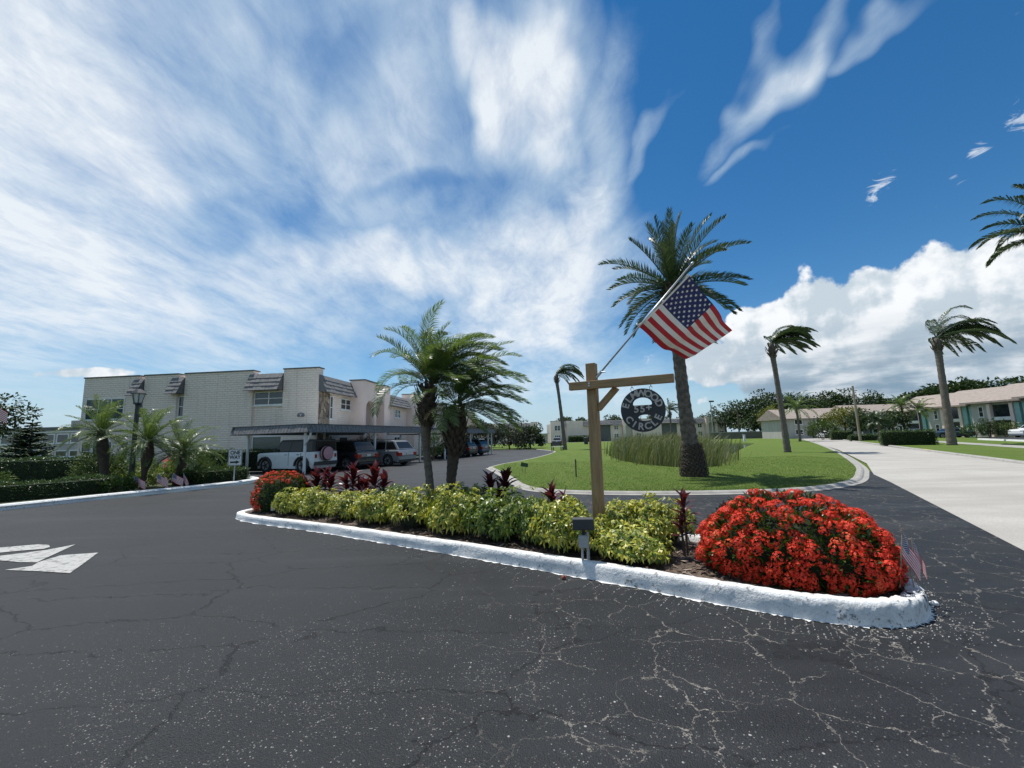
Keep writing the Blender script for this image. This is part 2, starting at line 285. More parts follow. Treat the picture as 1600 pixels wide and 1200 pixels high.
    q.put(b.inputs['Base Color'], c); q.put(b.inputs['Roughness'], q.mr(big, .3, .7, .55, .72)); b.inputs['Specular IOR Level'].default_value = .26
    bp = q.n('ShaderNodeBump'); bp.inputs['Strength'].default_value = .55; bp.inputs['Distance'].default_value = .012
    h = q.math('ADD', q.math('MULTIPLY', fine, .5), q.math('MULTIPLY', q.math('SUBTRACT', 1, vo.outputs['Distance']), q.math('ADD', .25, q.math('MULTIPLY', near, .6))))
    h = q.math('SUBTRACT', h, q.math('ADD', q.math('MULTIPLY', k2, 1.5), q.math('MULTIPLY', k1, .5)))
    q.put(bp.inputs['Height'], h); q.put(b.inputs['Normal'], bp.outputs[0])
    return m
MT['asphalt'] = asphalt_mat()
def grass_mat():
    m, q, b = base_mat('mown_grass'); o = q.n('ShaderNodeTexCoord').outputs['Object']
    n1 = q.noise(o, .35, 5, .6); n2 = q.noise(o, 6, 5, .7); n3 = q.noise(o, 60, 4, .7)
    stripe = q.noise(q.mapping(o, rot=(0, 0, R(-35)), sc=(1.3, .08, 1)), 1.1, 2)
    c = q.mix(q.mr(n2, .3, .7), (.075, .13, .018), (.125, .185, .030)); c = q.mix(q.mr(n1, .35, .7, 0, .6), c, (.13, .165, .035)); c = q.mix(q.mr(q.noise(o, 1.7, 6, .7), .52, .72, 0, .6), c, (.17, .165, .06))
    c = q.mix(q.mr(n3, .3, .75, 0, .55), c, (.035, .07, .012)); c = q.mix(q.mr(stripe, .4, .65, 0, .3), c, (.14, .19, .045))
    q.put(b.inputs['Base Color'], c); b.inputs['Roughness'].default_value = .9; b.inputs['Specular IOR Level'].default_value = .15
    bp = q.n('ShaderNodeBump'); bp.inputs['Strength'].default_value = .9; bp.inputs['Distance'].default_value = .05; q.put(bp.inputs['Height'], n3); q.put(b.inputs['Normal'], bp.outputs[0])
    return m
MT['grass'] = grass_mat()
def road_mat():
    m, q, b = base_mat('shell_concrete'); o = q.n('ShaderNodeTexCoord').outputs['Object']
    n1 = q.noise(o, .5, 5, .6); n2 = q.noise(o, 30, 5, .75); tr = q.noise(q.mapping(o, rot=(0, 0, R(-58.2)), sc=(.06, 1.2, 1)), 1, 3)
    c = q.mix(q.mr(n1, .3, .7), (.41, .39, .355), (.34, .32, .29)); c = q.mix(q.mr(n2, .4, .75, 0, .6), c, (.20, .18, .16)); c = q.mix(q.mr(tr, .45, .7, 0, .5), c, (.26, .24, .21)); c = q.mix(q.mr(q.noise(o, .16, 5, .65), .5, .7, 0, .4), c, (.30, .28, .25))
    q.put(b.inputs['Base Color'], c); b.inputs['Roughness'].default_value = .85
    bp = q.n('ShaderNodeBump'); bp.inputs['Strength'].default_value = .5; bp.inputs['Distance'].default_value = .01; q.put(bp.inputs['Height'], n2); q.put(b.inputs['Normal'], bp.outputs[0])
    return m
MT['road'] = road_mat()
def kerb_mat():
    m, q, b = base_mat('painted_kerb'); o = q.n('ShaderNodeTexCoord').outputs['Object']
    n = q.noise(o, 7, 8, .7); n2 = q.noise(o, 28, 6, .7); n3 = q.noise(o, 1.6, 4)
    chip = q.mr(q.math('ADD', q.math('MULTIPLY', n, .7), q.math('MULTIPLY', n2, .4)), .645, .69)
    c = q.mix(q.mr(n3, .4, .7, 0, .6), (.76, .76, .75), (.62, .62, .61)); c = q.mix(q.mr(n2, .45, .75, 0, .5), c, (.40, .40, .39)); c = q.mix(q.math('MULTIPLY', chip, .9), c, (.24, .22, .19))
    q.put(b.inputs['Base Color'], c); b.inputs['Roughness'].default_value = .8
    bp = q.n('ShaderNodeBump'); bp.inputs['Strength'].default_value = .7; bp.inputs['Distance'].default_value = .02
    q.put(bp.inputs['Height'], q.math('SUBTRACT', q.math('ADD', n2, q.math('MULTIPLY', n, 1.2)), q.math('MULTIPLY', chip, .6))); q.put(b.inputs['Normal'], bp.outputs[0])
    return m
MT['kerb_white'] = kerb_mat()
def worn_paint():
    m, q, b = base_mat('road_paint'); o = q.n('ShaderNodeTexCoord').outputs['Object']
    n = q.noise(o, 9, 6, .7); v = q.vor(q.vm('ADD', o, q.vm('SCALE', q.n('ShaderNodeTexNoise').outputs['Color'], .1)), 6, 'DISTANCE_TO_EDGE')
    k = q.math('MAXIMUM', q.mr(n, .50, .62), q.mr(v, .02, .0))
    q.put(b.inputs['Base Color'], q.mix(q.math('MULTIPLY', k, .8), (.36, .355, .34), (.10, .098, .095))); b.inputs['Roughness'].default_value = .75
    return m
MT['road_paint'] = worn_paint()
def water_mat():
    m, q, b = base_mat('pond_water'); o = q.n('ShaderNodeTexCoord').outputs['Object']
    b.inputs['Base Color'].default_value = (.025, .035, .03, 1); b.inputs['Roughness'].default_value = .06; b.inputs['Specular IOR Level'].default_value = .7
    bp = q.n('ShaderNodeBump'); bp.inputs['Strength'].default_value = .25; bp.inputs['Distance'].default_value = .03; q.put(bp.inputs['Height'], q.noise(o, 5, 4)); q.put(b.inputs['Normal'], bp.outputs[0])
    return m
MT['water'] = water_mat()
# ------------------------------------------------------------------ object helpers
def V3(*a): return Vector(a)
class MB:
    """collects polygons; build() links them as ONE mesh object"""
    def __init__(s): s.v = []; s.f = []
    def add(s, vs, fs):
        k = len(s.v); s.v += [tuple(p) for p in vs]; s.f += [tuple(i + k for i in f) for f in fs]; return s
    def box(s, x0, x1, y0, y1, z0, z1, fn=None):
        p = [(x0, y0, z0), (x1, y0, z0), (x1, y1, z0), (x0, y1, z0), (x0, y0, z1), (x1, y0, z1), (x1, y1, z1), (x0, y1, z1)]
        if fn: p = [fn(*a) for a in p]
        return s.add(p, [(3, 2, 1, 0), (4, 5, 6, 7), (0, 1, 5, 4), (1, 2, 6, 5), (2, 3, 7, 6), (3, 0, 4, 7)])
    def tube(s, pts, rad, n=8, cap=True):
        pts = [Vector(p) for p in pts]; rad = rad if hasattr(rad, '__len__') else [rad]*len(pts)
        rings = []; prev = None
        for i, p in enumerate(pts):
            t = (pts[min(i+1, len(pts)-1)] - pts[max(i-1, 0)]).normalized()
            if prev is None: a = t.orthogonal().normalized()
            else: a = (prev - t*prev.dot(t)).normalized()
            prev = a; b = t.cross(a)
            rings.append([p + (a*math.cos(2*math.pi*k/n) + b*math.sin(2*math.pi*k/n))*rad[i] for k in range(n)])
        vs = [q for r in rings for q in r]; fs = []
        for i in range(len(pts)-1):
            for k in range(n): fs.append((i*n+k, i*n+(k+1) % n, (i+1)*n+(k+1) % n, (i+1)*n+k))
        if cap: fs += [tuple(range(n))[::-1], tuple((len(pts)-1)*n + k for k in range(n))]
        return s.add(vs, fs)
    def prism(s, poly, fn):
        """poly [(a,b)], fn(a,b,t) -> xyz for t in 0/1"""
        n = len(poly); vs = [fn(a, b, 0) for a, b in poly] + [fn(a, b, 1) for a, b in poly]
        return s.add(vs, [tuple(range(n))[::-1], tuple(range(n, 2*n))] + [(i, (i+1) % n, n+(i+1) % n, n+i) for i in range(n)])
    def mesh(s, name, m, smooth=False):
        me = bpy.data.meshes.new(name); me.from_pydata(s.v, [], s.f); me.materials.append(MT[m] if isinstance(m, str) else m)
        if smooth: me.shade_smooth()
        me.update(); return me
    def build(s, name, m, parent=None, smooth=False, bevel=0., fix=False, loc=None):
        me = s.mesh(name, m, smooth)
        if fix:
            bm = bmesh.new(); bm.from_mesh(me); bmesh.ops.recalc_face_normals(bm, faces=bm.faces); bm.to_mesh(me); bm.free()
        return link(name, me, parent, bevel, loc)
def link(name, me, parent=None, bevel=0., loc=None):
    o = bpy.data.objects.new(name, me); C.objects.link(o)
    if parent is not None: o.parent = parent
    if loc is not None: o.location = loc
    if bevel:
        b = o.modifiers.new('bevel', 'BEVEL'); b.width = bevel; b.segments = 2; b.limit_method = 'ANGLE'; b.angle_limit = R(35)
    return o
def tag(o, label, cat, group=None):
    o['label'] = label; o['category'] = cat
    if group: o['group'] = group
    return o
def thing(name, label, cat, loc=(0, 0, 0), rz=0., group=None):
    o = bpy.data.objects.new(name, None); C.objects.link(o); o.location = loc; o.rotation_euler = (0, 0, rz); o.empty_display_size = .2
    return tag(o, label, cat, group)
def struct(o): o['kind'] = 'structure'; return o
def stuff(o): o['kind'] = 'stuff'; return o
def copy_tree(o, parent=None):
    c = o.copy(); C.objects.link(c); c.parent = parent
    for ch in o.children: copy_tree(ch, c)
    return c
def smooth_line(pts, n=8, closed=False):
    P = [Vector(p) for p in pts]; out = []; m = len(P)
    for i in range(m if closed else m-1):
        g = (lambda k: P[k % m]) if closed else (lambda k: P[max(0, min(m-1, k))])
        a, b, c, d = g(i-1), g(i), g(i+1), g(i+2)
        for k in range(n):
            t = k/n; out.append(.5*((2*b) + (c-a)*t + (2*a-5*b+4*c-d)*t*t + (3*b-a-3*c+d)*t**3))
    if not closed: out.append(P[-1])
    return out
def sheet(name, outer, z, m, holes=()):
    loops = [[Vector((p[0], p[1], 0)) for p in outer]] + [[Vector((p[0], p[1], 0)) for p in h] for h in holes]
    tris = tessellate_polygon(loops); flat = [p for l in loops for p in l]
    vs = [(p.x, p.y, z) for p in flat]; fs = []
    for t in tris:
        a, b, c = (flat[i] for i in t)
        fs.append(tuple(t) if (b-a).cross(c-a).z > 0 else tuple(t)[::-1])
    return struct(MB().add(vs, fs).build(name, m))
def sweep(mb, line, prof, closed=False):
    """profile [(offset to the left of travel, z)] swept along an xy line"""
    L = [Vector((p[0], p[1])) for p in line]; n = len(L); k = len(prof); vs = []; fs = []
    for i, p in enumerate(L):
        a = L[(i-1) % n] if closed else L[max(i-1, 0)]; b = L[(i+1) % n] if closed else L[min(i+1, n-1)]
        t = (b-a).normalized(); nn = Vector((-t.y, t.x))
        for (o, z) in prof: q = p + nn*o; vs.append((q.x, q.y, z))
    for i in range(n if closed else n-1):
        j = (i+1) % n
        for c in range(k-1): fs.append((i*k+c, j*k+c, j*k+c+1, i*k+c+1))
    if not closed: fs += [tuple(range(k)), tuple((n-1)*k + c for c in range(k))[::-1]]
    return mb.add(vs, fs)
def text_mesh(s, size, depth, m, bold=.0):
    cu = bpy.data.curves.new('lettering', 'FONT'); cu.body = s; cu.size = size; cu.extrude = depth; cu.align_x = 'CENTER'; cu.align_y = 'CENTER'; cu.offset = bold; cu.resolution_u = 3
    o = bpy.data.objects.new('lettering', cu); C.objects.link(o)
    bpy.context.view_layer.update(); dg = bpy.context.evaluated_depsgraph_get()
    me = bpy.data.meshes.new_from_object(o.evaluated_get(dg)); bpy.data.objects.remove(o); me.materials.clear(); me.materials.append(MT[m]); return me
# ================================================================== SETTING
POND = [(7.4, 20.6), (8.8, 19.6), (10.6, 21), (13.2, 26), (16.5, 31), (22, 40), (32, 56), (44, 75), (46, 85), (36, 84), (24, 70), (16, 58), (10.5, 46), (7.8, 35), (6.7, 26)]
POND = [(p.x, p.y) for p in smooth_line([(a, b, 0) for a, b in POND], 4, True)]
sheet('ground', [(-700, -700), (700, -700), (700, 700), (-700, 700)], -.04, 'grass', [POND])
LAWN_EDGE = smooth_line([(-1.3, 23.5, 0), (-.75, 20.6, 0), (-.1, 17, 0), (.3, 14.2, 0), (.95, 12.8, 0), (2.6, 11.95, 0), (5.0, 11.5, 0), (7.6, 11.6, 0), (9.9, 12.75, 0), (12.2, 15.1, 0), (16, 20, 0), (25.8, 34.3, 0), (42, 59.5, 0), (61.4, 91.2, 0), (70, 105, 0)], 8)
LEFT_EDGE = smooth_line([(3.2, 58, 0), (4.6, 48, 0), (3.6, 41, 0), (2.2, 35, 0), (.7, 30, 0), (-.7, 26.2, 0), (-1.3, 23.5, 0)], 6)
lawn_poly = [(p.x, p.y) for p in LEFT_EDGE[:-1]] + [(p.x, p.y) for p in LAWN_EDGE] + [(66, 125), (10, 125), (-6, 84)]
sheet('lawn', lawn_poly, .055, 'grass', [POND])
bank = MB(); sweep(bank, POND, [(.25, .055), (-.2, -.02), (-.9, -.42), (-1.0, -.5)][::1], True) if False else sweep(bank, POND, [(0, .055), (.5, -.12), (1.3, -.45)], True)
struct(bank.build('pond_bank', 'grass'))
water = MB().add([(p[0], p[1], -.33) for p in POND], [tuple(range(len(POND)))]).build('pond_water', 'water'); struct(water)
LOT = [(-19, -12), (42, -12), (42, 7), (18, 16.5), (11.5, 16), (8, 13.4), (3, 13.4), (1.2, 15), (.6, 20), (.3, 25), (2, 30), (4.6, 38), (6, 46), (3.6, 56), (-2, 63), (-9, 66), (-10.5, 60), (-8.6, 48), (-13.6, 33), (-18.5, 22.6), (-12.5, 21), (-11.6, 19.6), (-10.9, 18.3), (-11.3, 17.2), (-12.3, 15), (-14.2, 12), (-16.5, 6)]
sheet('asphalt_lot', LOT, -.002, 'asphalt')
ROAD = [(11.35, 12.9), (12.75, 15.1), (16.55, 19.9), (26.3, 34.2), (62, 91.1), (78, 116.5), (84, 116.5), (73.4, 101.8), (45.3, 56.3), (31.6, 34.7), (26.2, 25.4), (21.1, 17.6), (13, 4.5), (6, -7), (-1.5, -6.5)]
sheet('concrete_road', ROAD, .004, 'road')
# kerb and gutter around the lawn nose
g = MB(); nose = [p for p in LAWN_EDGE]
sweep(g, nose, [(-.30, .006), (-.16, .010), (-.12, .05), (-.07, .072), (.05, .072), (.09, .05)]); struct(g.build('lawn_kerb', 'concrete'))
g = MB(); sweep(g, LEFT_EDGE, [(-.12, .0), (-.10, .05), (.04, .06), (.08, .05)]); struct(g.build('drive_kerb', 'concrete'))
# right side of the road: kerb, verge, footpath, parking apron
RD = Vector((.5325, .8464)); RN = Vector((RD.y, -RD.x)); RO = Vector((21.1, 17.6))
def rp(s, o): p = RO + RD*s + RN*o; return (p.x, p.y)
def strip(name, o0, o1, z, m, s0=-32, s1=96): return sheet(name, [rp(s0, o0), rp(s0, o1), rp(s1, o1), rp(s1, o0)], z, m)
g = MB(); sweep(g, [rp(-32, 0), rp(96, 0)], [(.1, .0), (.07, .07), (.02, .105), (-.15, .105), (-.18, .08)]); struct(g.build('road_kerb', 'concrete'))
strip('grass_verge', .1, 5.2, .078, 'grass'); strip('footpath', 5.2, 6.7, .085, 'concrete'); strip('inner_verge', 6.7, 13.2, .08, 'grass')
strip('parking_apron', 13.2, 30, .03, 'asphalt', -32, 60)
MT['yellow_paint'] = mat('yellow_paint', (.55, .42, .12), (.45, .38, .2), 4, .8)
sheet('yellow_kerb_mark', [rp(12.5, -.03), rp(12.5, .16), rp(14.5, .16), rp(14.5, -.03)], .112, 'yellow_paint')
# left planting strip behind the white kerb
LK = smooth_line([(-18.5, 3.5, 0), (-15.6, 9.6, 0), (-14.1, 11.8, 0), (-13.15, 13.8, 0), (-12.1, 15.6, 0), (-11.3, 17.5, 0), (-11.35, 18.9, 0), (-12.2, 19.9, 0)], 6)
sheet('planting_strip', [(p.x, p.y) for p in LK][::-1] + [(-40, 2), (-75, 30), (-75, 75), (-13.5, 60), (-14.3, 30), (-17.2, 24.6), (-17, 21.6), (-13.5, 20.4)], .09, 'soil_green')
g = MB(); line = []
for i, p in enumerate(LK):
    line.append((p.x + rng.uniform(-.02, .02), p.y + rng.uniform(-.02, .02)))
sweep(g, line, [(-.0, -.01), (.02, .11), (.06, .15), (.26, .155), (.29, .08)]); struct(g.build('white_kerb', 'kerb_white'))
# painted arrow, half worn away
def paint(name, pts, z=.006):
    o = sheet(name, pts, z, 'road_paint'); return o
paint('arrow_marking', [(-9.06, 7.06), (-8.68, 7.26), (-8.22, 7.43), (-7.96, 7.36), (-7.78, 7.21), (-7.75, 7.09), (-8.05, 7.00), (-8.24, 6.91), (-8.51, 6.64)])
paint('arrow_marking', [(-8.12, 6.35), (-7.99, 6.70), (-7.61, 7.00), (-7.50, 7.35), (-6.93, 6.27), (-7.22, 6.30), (-7.66, 6.43), (-7.93, 6.21)])
paint('worn_arrow_marking', [(-6.97, 5.92), (-6.78, 6.08), (-6.91, 6.27), (-6.98, 6.64), (-6.51, 6.74), (-6.14, 6.17), (-5.84, 5.69), (-6.40, 5.82)])
# ================================================================== ISLAND
OUT = smooth_line([(-6.21, 9.52, 0), (-3.55, 7.82, 0), (-1.62, 6.57, 0), (-.06, 5.55, 0), (1.29, 4.61, 0), (2.01, 4.08, 0), (2.61, 3.72, 0), (3.05, 3.61, 0), (3.42, 3.72, 0), (3.72, 4.03, 0), (3.86, 4.5, 0), (3.7, 5.1, 0), (3.1, 5.75, 0), (2.1, 6.55, 0), (.9, 7.45, 0), (-.6, 8.6, 0), (-2.6, 10.1, 0), (-4.3, 11.3, 0), (-5.2, 11.55, 0), (-5.75, 10.9, 0)], 14, True)
g = MB(); prof = [(0, -.01), (.004, .05), (.008, .10), (.014, .16), (.028, .190), (.05, .197), (.12, .195), (.15, .185), (.165, .08)]
sweep(g, OUT, prof, True); k = len(prof); nz = random.Random(3)
for i, v in enumerate(g.v):
    c = i % k; j = i // k; a = .004*math.sin(j*.9) + .005*math.sin(j*.37+1) + nz.uniform(-.006, .006)
    tip = math.exp(-((v[0]-3.6)**2 + (v[1]-4.0)**2)/.35)
    a += tip*nz.uniform(-.04, .03)
    kh = .62 + .34*max(0, min(1, (v[0]+6)/9))
    if c == 8 or c < 2: g.v[i] = (v[0], v[1], v[2]*kh)
    else: g.v[i] = (v[0] + a*.6, v[1] + a, v[2]*kh + (nz.uniform(-.005, .005) - tip*nz.uniform(0, .03)) * (c > 2))
struct(g.build('island_kerb', 'kerb_white', smooth=True))
bed = [(OUT[i].x, OUT[i].y) for i in range(len(OUT))]
def inset(poly, d):
    n = len(poly); out = []
    for i in range(n):
        a = Vector(poly[i-1]); b = Vector(poly[(i+1) % n]); t = (b-a).normalized(); out.append((poly[i][0] - t.y*d, poly[i][1] + t.x*d))
    return out
BED = inset(bed, .15); sheet('planting_bed', BED, .10, 'mulch')
def in_poly(x, y, poly):
    c = False; n = len(poly); j = n-1
    for i in range(n):
        xi, yi = poly[i]; xj, yj = poly[j]
        if (yi > y) != (yj > y) and x < (xj-xi)*(y-yi)/(yj-yi) + xi: c = not c
        j = i
    return c
g = MB(); n = 0
inb = inset(bed, .24)
while n < 4200:
    x, y = rng.uniform(-6, 4), rng.uniform(3.6, 11)
    if not in_poly(x, y, inb): continue
    n += 1; a = rng.uniform(0, 6.3); L = rng.uniform(.015, .05); w = L*rng.uniform(.2, .6); t = rng.uniform(-.4, .4); z = .102 + rng.uniform(.004, .026)
    c, s = math.cos(a), math.sin(a)
    g.add([(x + c*p - s*q, y + s*p + c*q, z + p*t) for p, q in ((-L, -w), (L, -w*.7), (L, w*.8), (-L, w))], [(0, 1, 2, 3)])
stuff(g.build('mulch', 'mulch_chip'))
# paint flakes and grit lying against the kerb
g = MB()
for i in range(900):
    j = rng.randrange(6, 150); p = OUT[j]; t = (OUT[j+1]-OUT[j-1]).normalized(); o = -abs(rng.gauss(0, .22)) - .01
    x = p.x - t.y*o; y = p.y + t.x*o; r = rng.uniform(.002, .009)*(1.6 if rng.random() < .08 else 1); a = rng.uniform(0, 6)
    pts = [(x + r*math.cos(a+k*1.57)*rng.uniform(.5, 1.3), y + r*math.sin(a+k*1.57)*rng.uniform(.4, 1.2)) for k in range(4)]
    g.add([(u, v, .0) for u, v in pts] + [(u*.6+x*.4, v*.6+y*.4, r*.8) for u, v in pts], [(4, 5, 6, 7), (0, 1, 5, 4), (1, 2, 6, 5), (2, 3, 7, 6), (3, 0, 4, 7)])
stuff(g.build('grit', mat('grit', (.55, .53, .5), (.25, .22, .19), 60, .9)))
# ragged line of white paint where the kerb meets the asphalt
g = MB(); N_ = len(OUT); vs = []; J = list(range(0, 150))
for j in J:
    for h_ in (0, .5):
        p = OUT[j].lerp(OUT[(j+1) % N_], h_); t = (OUT[(j+1) % N_]-OUT[j-1]).normalized(); o = -(.004 + .05*rng.random()**2.2)
        vs += [(p.x - t.y*.01, p.y + t.x*.01, .0035), (p.x - t.y*o, p.y + t.x*o, .0035)]
g.add(vs, [(2*i, 2*i+1, 2*i+3, 2*i+2) for i in range(len(vs)//2-1)]); struct(g.build('paint_overspill', 'kerb_white', fix=True))
# broken kerb lumps at the tip
for i, (x, y, s) in enumerate([(3.78, 4.02, .034), (3.84, 4.2, .028)]):
    bm = bmesh.new(); bmesh.ops.create_icosphere(bm, subdivisions=2, radius=s); r2 = random.Random(i)
    for v in bm.verts: v.co *= r2.uniform(.75, 1.2); v.co.z *= .7
    me = bpy.data.meshes.new('kerb_lump'); bm.to_mesh(me); bm.free(); me.materials.append(MT['kerb_white'])
    o = link('kerb_lump', me, loc=(x, y, s*.45)); tag(o, ['largest white concrete lump broken off at the island tip', 'second largest white concrete lump at the island tip, farther back', 'white concrete lump lying nearest the camera side of the island tip', 'smallest white concrete lump, lying farthest right of the island tip', 'small white concrete lump leaning against the front of the island tip'][i], 'rubble', 'broken kerb lumps at the island tip')
bm = bmesh.new(); bmesh.ops.create_icosphere(bm, subdivisions=2, radius=.028); r2 = random.Random(5)
for v in bm.verts: v.co *= r2.uniform(.75, 1.2); v.co.z *= .75
me = bpy.data.meshes.new('brick_fragment'); bm.to_mesh(me); bm.free(); me.materials.append(MT['brick'])
tag(link('brick_fragment', me, loc=(.53, 4.98, .018)), 'small red brick fragment on the asphalt below the white kerb', 'rubble')
# ------------------------------------------------------------------ leaves
def kite(mb, p, d, up, L, w, bend=.25):
    s = d.cross(up); s = s.normalized() if s.length > 1e-4 else Vector((1, 0, 0)); nrm = s.cross(d)
    m = p + d*(L*.5) + nrm*(L*bend*.3)
    mb.add([p, m + s*w*.5, p + d*L - nrm*(L*bend*.4), m - s*w*.5], [(0, 1, 2, 3)])
def dome_point(r, low=-.15):
    while True:
        v = Vector((r.gauss(0, 1), r.gauss(0, 1), r.gauss(0, 1))).normalized()
        if v.z > low: return v
def lump(v, seed):
    return 1 + .13*math.sin(4*v.x + seed) * math.cos(3.3*v.y + seed*2) + .10*math.sin(7*v.y + 2*v.z*5 + seed) + .07*math.sin(9*v.x+seed*3)
def schefflera(seed, n=250, L=.105):
    r = random.Random(seed); mb = MB()
    for i in range(n):
        v = dome_point(r, -.35); k = r.uniform(.72, 1.02)*lump(v, seed); p = Vector((v.x*k, v.y*k, max(.02, (v.z*.5+.5)*k)))
        ax = (v + Vector((0, 0, .75)) + Vector((r.uniform(-.4, .4), r.uniform(-.4, .4), 0))).normalized(); a0 = ax.orthogonal().normalized(); b0 = ax.cross(a0)
        m = r.choice((6, 7, 8)); ph = r.uniform(0, 6.3); sc = r.uniform(.75, 1.2)
        for j in range(m):
            t = ph + j*6.283/m; d = (a0*math.cos(t) + b0*math.sin(t) + ax*r.uniform(-.25, .45)).normalized()
            kite(mb, p + d*.012, d, ax, L*sc*r.uniform(.8, 1.15)*1.9, L*.36*1.9*sc, r.uniform(.2, .8))
    return mb
def stems(seed, n=9):
    r = random.Random(seed); mb = MB()
    for i in range(n):
        a = r.uniform(0, 6.3); k = r.uniform(.3, .8)
        mb.tube([(.1*math.cos(a), .1*math.sin(a), 0), (k*.6*math.cos(a), k*.6*math.sin(a), .4), (k*math.cos(a), k*math.sin(a), .85)], [.03, .025, .012], 5)
    return mb.mesh('stem', 'bark')
SCH = [(schefflera(s).mesh('foliage', 'leaf_yellow'), schefflera(s+20).mesh('foliage', 'leaf_mid'), stems(s)) for s in (1, 2, 3, 4)]
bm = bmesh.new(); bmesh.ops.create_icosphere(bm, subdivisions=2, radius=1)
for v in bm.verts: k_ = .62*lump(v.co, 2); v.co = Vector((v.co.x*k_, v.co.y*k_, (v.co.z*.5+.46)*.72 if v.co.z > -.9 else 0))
SCORE = bpy.data.meshes.new('shade_core'); bm.to_mesh(SCORE); bm.free(); SCORE.materials.append(MT['foliage_shade'])  # solid dark dome added so the gaps between leaves look shaded
SH = [  # x, y, radius, height, kind(0 yellow,1 green), label
 (-4.75, 9.25, .44, .50, 0, 'yellow variegated shrub nearest the left red flower bush'), (-4.1, 8.95, .45, .52, 0, 'yellow variegated shrub second from the left end of the island'),
 (-3.3, 8.55, .44, .50, 0, 'yellow variegated shrub third from the left end of the island'), (-2.55, 8.0, .46, .55, 0, 'bright yellow shrub on the kerb side left of the palm trunks'),
 (-1.75, 7.55, .50, .64, 0, 'tall yellow green shrub on the kerb side just left of the palm trunks'), (-.95, 7.0, .50, .68, 0, 'yellow green shrub on the kerb side below the palm trunks'),
 (-.25, 6.5, .52, .68, 1, 'greener shrub on the kerb side between the palms and the sign post'), (.32, 6.2, .40, .60, 1, 'dark green leafy shrub left of the sign post, half in shade'),
 (.62, 5.72, .42, .62, 0, 'bright yellow shrub behind the dark floodlight box'), (1.42, 5.25, .46, .42, 0, 'low wide yellow shrub on the kerb side right of the floodlight'),
 (1.55, 6.25, .44, .52, 0, 'yellow shrub right behind the wooden sign post'), (2.0, 5.95, .42, .60, 0, 'yellow green shrub beside the large red flower bush'),
 (1.02, 5.62, .34, .42, 0, 'small yellow shrub in front of the wooden sign post'), (-2.6, 9.25, .46, .50, 1, 'green shrub in the rear row left of the palm trunks'),
 (-.95, 8.45, .46, .58, 1, 'green shrub in the rear row right of the palm trunks'), (.2, 7.35, .42, .52, 1, 'green shrub in the rear row behind the dark ti plant'), (.75, 6.75, .42, .50, 0, 'yellow shrub in the rear row left of the sign post')]
for i, (x, y, rr, h, kd, lab) in enumerate(SH):
    t = thing('variegated_shrub', lab, 'shrub', (x, y, .10), rng.uniform(0, 6), 'variegated shrubs on the island')
    fo = link('foliage', SCH[i % 4][kd], t); stuff(fo); st = link('stem', SCH[i % 4][2], t); sh = link('shade_core', SCORE, t)
    for o in (fo, st, sh): o.scale = (rr*.94, rr*.94, h)
def flower_head(seed):
    r = random.Random(seed); mb = MB()
    for i in range(46):
        v = dome_point(r, -.1); p = Vector((v.x, v.y, v.z*.62))*r.uniform(.86, 1.05); a = v.orthogonal().normalized(); b = v.cross(a); ph = r.uniform(0, 6)
        for j in range(4):
            t = ph + j*1.5708; d = (a*math.cos(t) + b*math.sin(t) + v*.12).normalized()*r.uniform(.19, .27); e = v.cross(d)*.34
            mb.add([p, p + d*.55 + e, p + d, p + d*.55 - e], [(0, 1, 2, 3)])
    return mb.mesh('flower_head', 'flower_red')
HEADS = [flower_head(s) for s in range(5)]
